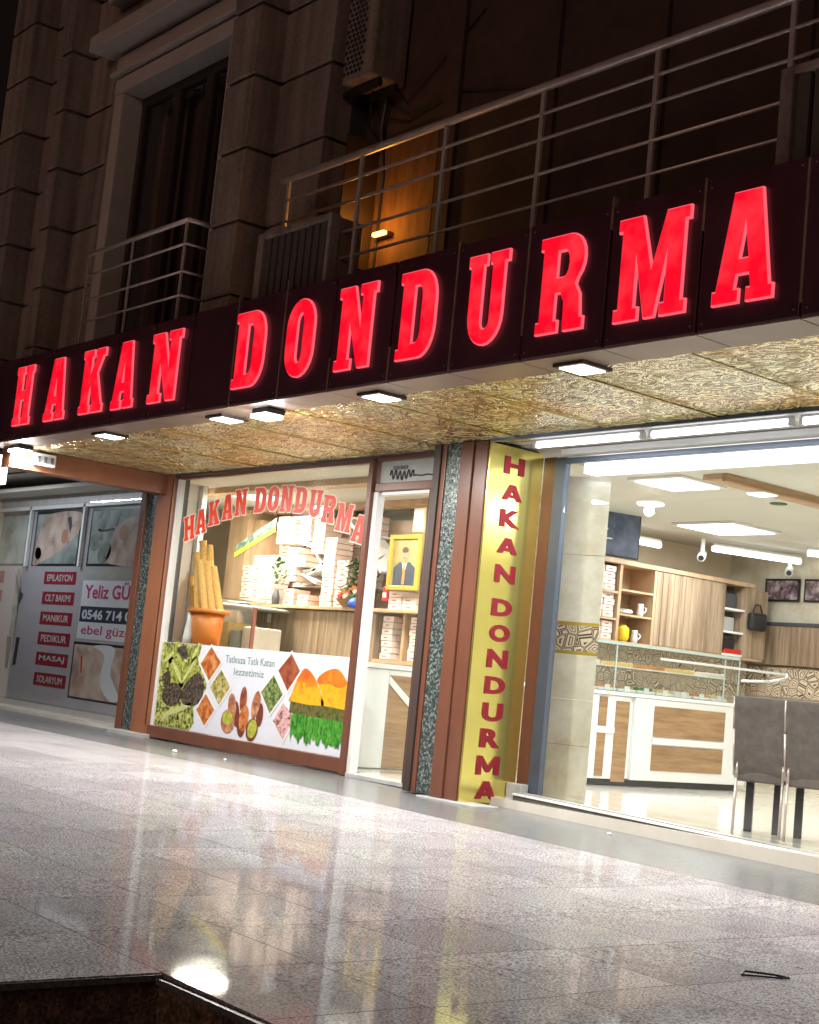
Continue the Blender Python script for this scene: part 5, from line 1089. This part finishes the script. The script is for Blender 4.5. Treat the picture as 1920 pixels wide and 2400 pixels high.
# standing figure print
nflat('figure_print', nteal2, [(-23.15, 2.22), (-23.02, 2.24), (-22.9, 1.9), (-22.93, 1.5), (-22.95, 1.1), (-23.08, 0.6), (-23.14, 1.0), (-23.16, 1.5)], 1)
nflat('figure_dress', 'darkgrey', [(-23.2, 2.22), (-22.95, 1.95), (-22.8, 1.85), (-22.95, 1.7), (-23.1, 2.0)], 2); nflat('figure_boot', 'black', [(-23.22, 1.15), (-23.15, .62), (-23.05, .62), (-23.02, 1.15)], 2); nflat('figure_boot', 'black', [(-22.85, 1.15), (-22.88, .68), (-22.76, .7), (-22.72, 1.15)], 2)
# name and phone panel
nflat('text_panel', 'poster', rect(-20.68, -18.4, 1.22, 2.12), 1)
nflat('blind', 'plinth', rect(-20.68, -18.4, 2.16, 2.28), 1)
M['pinktext'] = mat('pink_text', (0.50, 0.03, 0.16), 0.5)
text('Yeliz GÜLER', 'panel_text', 'pinktext', nb, (-20.58, NY - .0055, 1.84), UX, UZ, 2.1, .26, .001, bold=.02)
nflat('phone_strip', 'suit', rect(-20.66, -18.4, 1.48, 1.72), 2)
text('0546 714 09 19', 'panel_text', 'poster', nb, (-20.58, NY - .0065, 1.52), UX, UZ, 2.15, .15, .001, bold=.03)
text('ebel güzellik', 'panel_text', 'pinktext', nb, (-20.55, NY - .0055, 1.25), UX, UZ, 2.1, .18, .001, bold=.005)
nflat('picture', 'black', rect(-20.74, -18.4, 0.30, 1.17), 1); nflat('picture', nsk, rect(-20.70, -18.4, 0.33, 1.13), 2, 'picture of waxing a leg')
nflat('picture_strip', 'poster', [(-20.1, 1.12), (-19.7, 1.0), (-19.75, .6), (-19.4, .35), (-19.1, .40), (-19.45, .75), (-19.4, 1.12)], 3); nflat('picture_fold', 'red', [(-20.45, .95), (-20.40, .70), (-20.36, .70), (-20.40, .97)], 3)
bx('glazing', 'glass', nb, -25.4, -18.2, NY - 0.075, NY - 0.067, 0.14, 3.34)
for x in (-22.77, -20.82): bx('mullion', 'white_alu', nb, x - .03, x + .03, NY - .07, NY - .012, 2.33, 3.33, .004)
bx('mullion', 'white_alu', nb, -25.4, -18.2, NY - .07, NY - .012, 3.27, 3.335, .004)
al = area(nb, (-21.8, 9.0, 3.6), 2.5, .1, 60, (0.85, 0.9, 1.0), name='salon_light')

# ================================================================== small things on the pavement
t = thing('metal_loop', (-4.2, 5.76, -.11), 'thin black metal loop lying on the polished paving at lower right', 'metal loop')
z = gz2(-4.2) + .008
pts = [(-4.27, 5.66, z), (-4.285, 5.70, z + .012), (-4.20, 5.82, z + .006), (-4.15, 5.86, z), (-4.16, 5.82, z), (-4.26, 5.68, z)]
MB().tube(pts[:4], .0055, 6).build('rod', 'ring', t); MB().tube(pts[3:] + [pts[0]], .0045, 6).build('rod', 'ring', t)
for i, (x, y, r, lab) in enumerate(((-14.7, 8.72, .035, 'white crumpled scrap on the pavement below the food poster'), (-13.9, 8.9, .02, 'tiny white scrap on the pavement right of the larger one'), (-8.6, 9.45, .022, 'small white scrap by the foot of the right window sill'))):
    bb = MB(); n = 7
    bb.lathe((x, y, gz2(x) + .001), [(r * .8, 0), (r, r * .4), (r * .5, r * .9)], n)
    o = bb.build('paper_scrap', 'white', None, loc=(x, y, gz2(x)))
    tag(o, lab, 'litter')
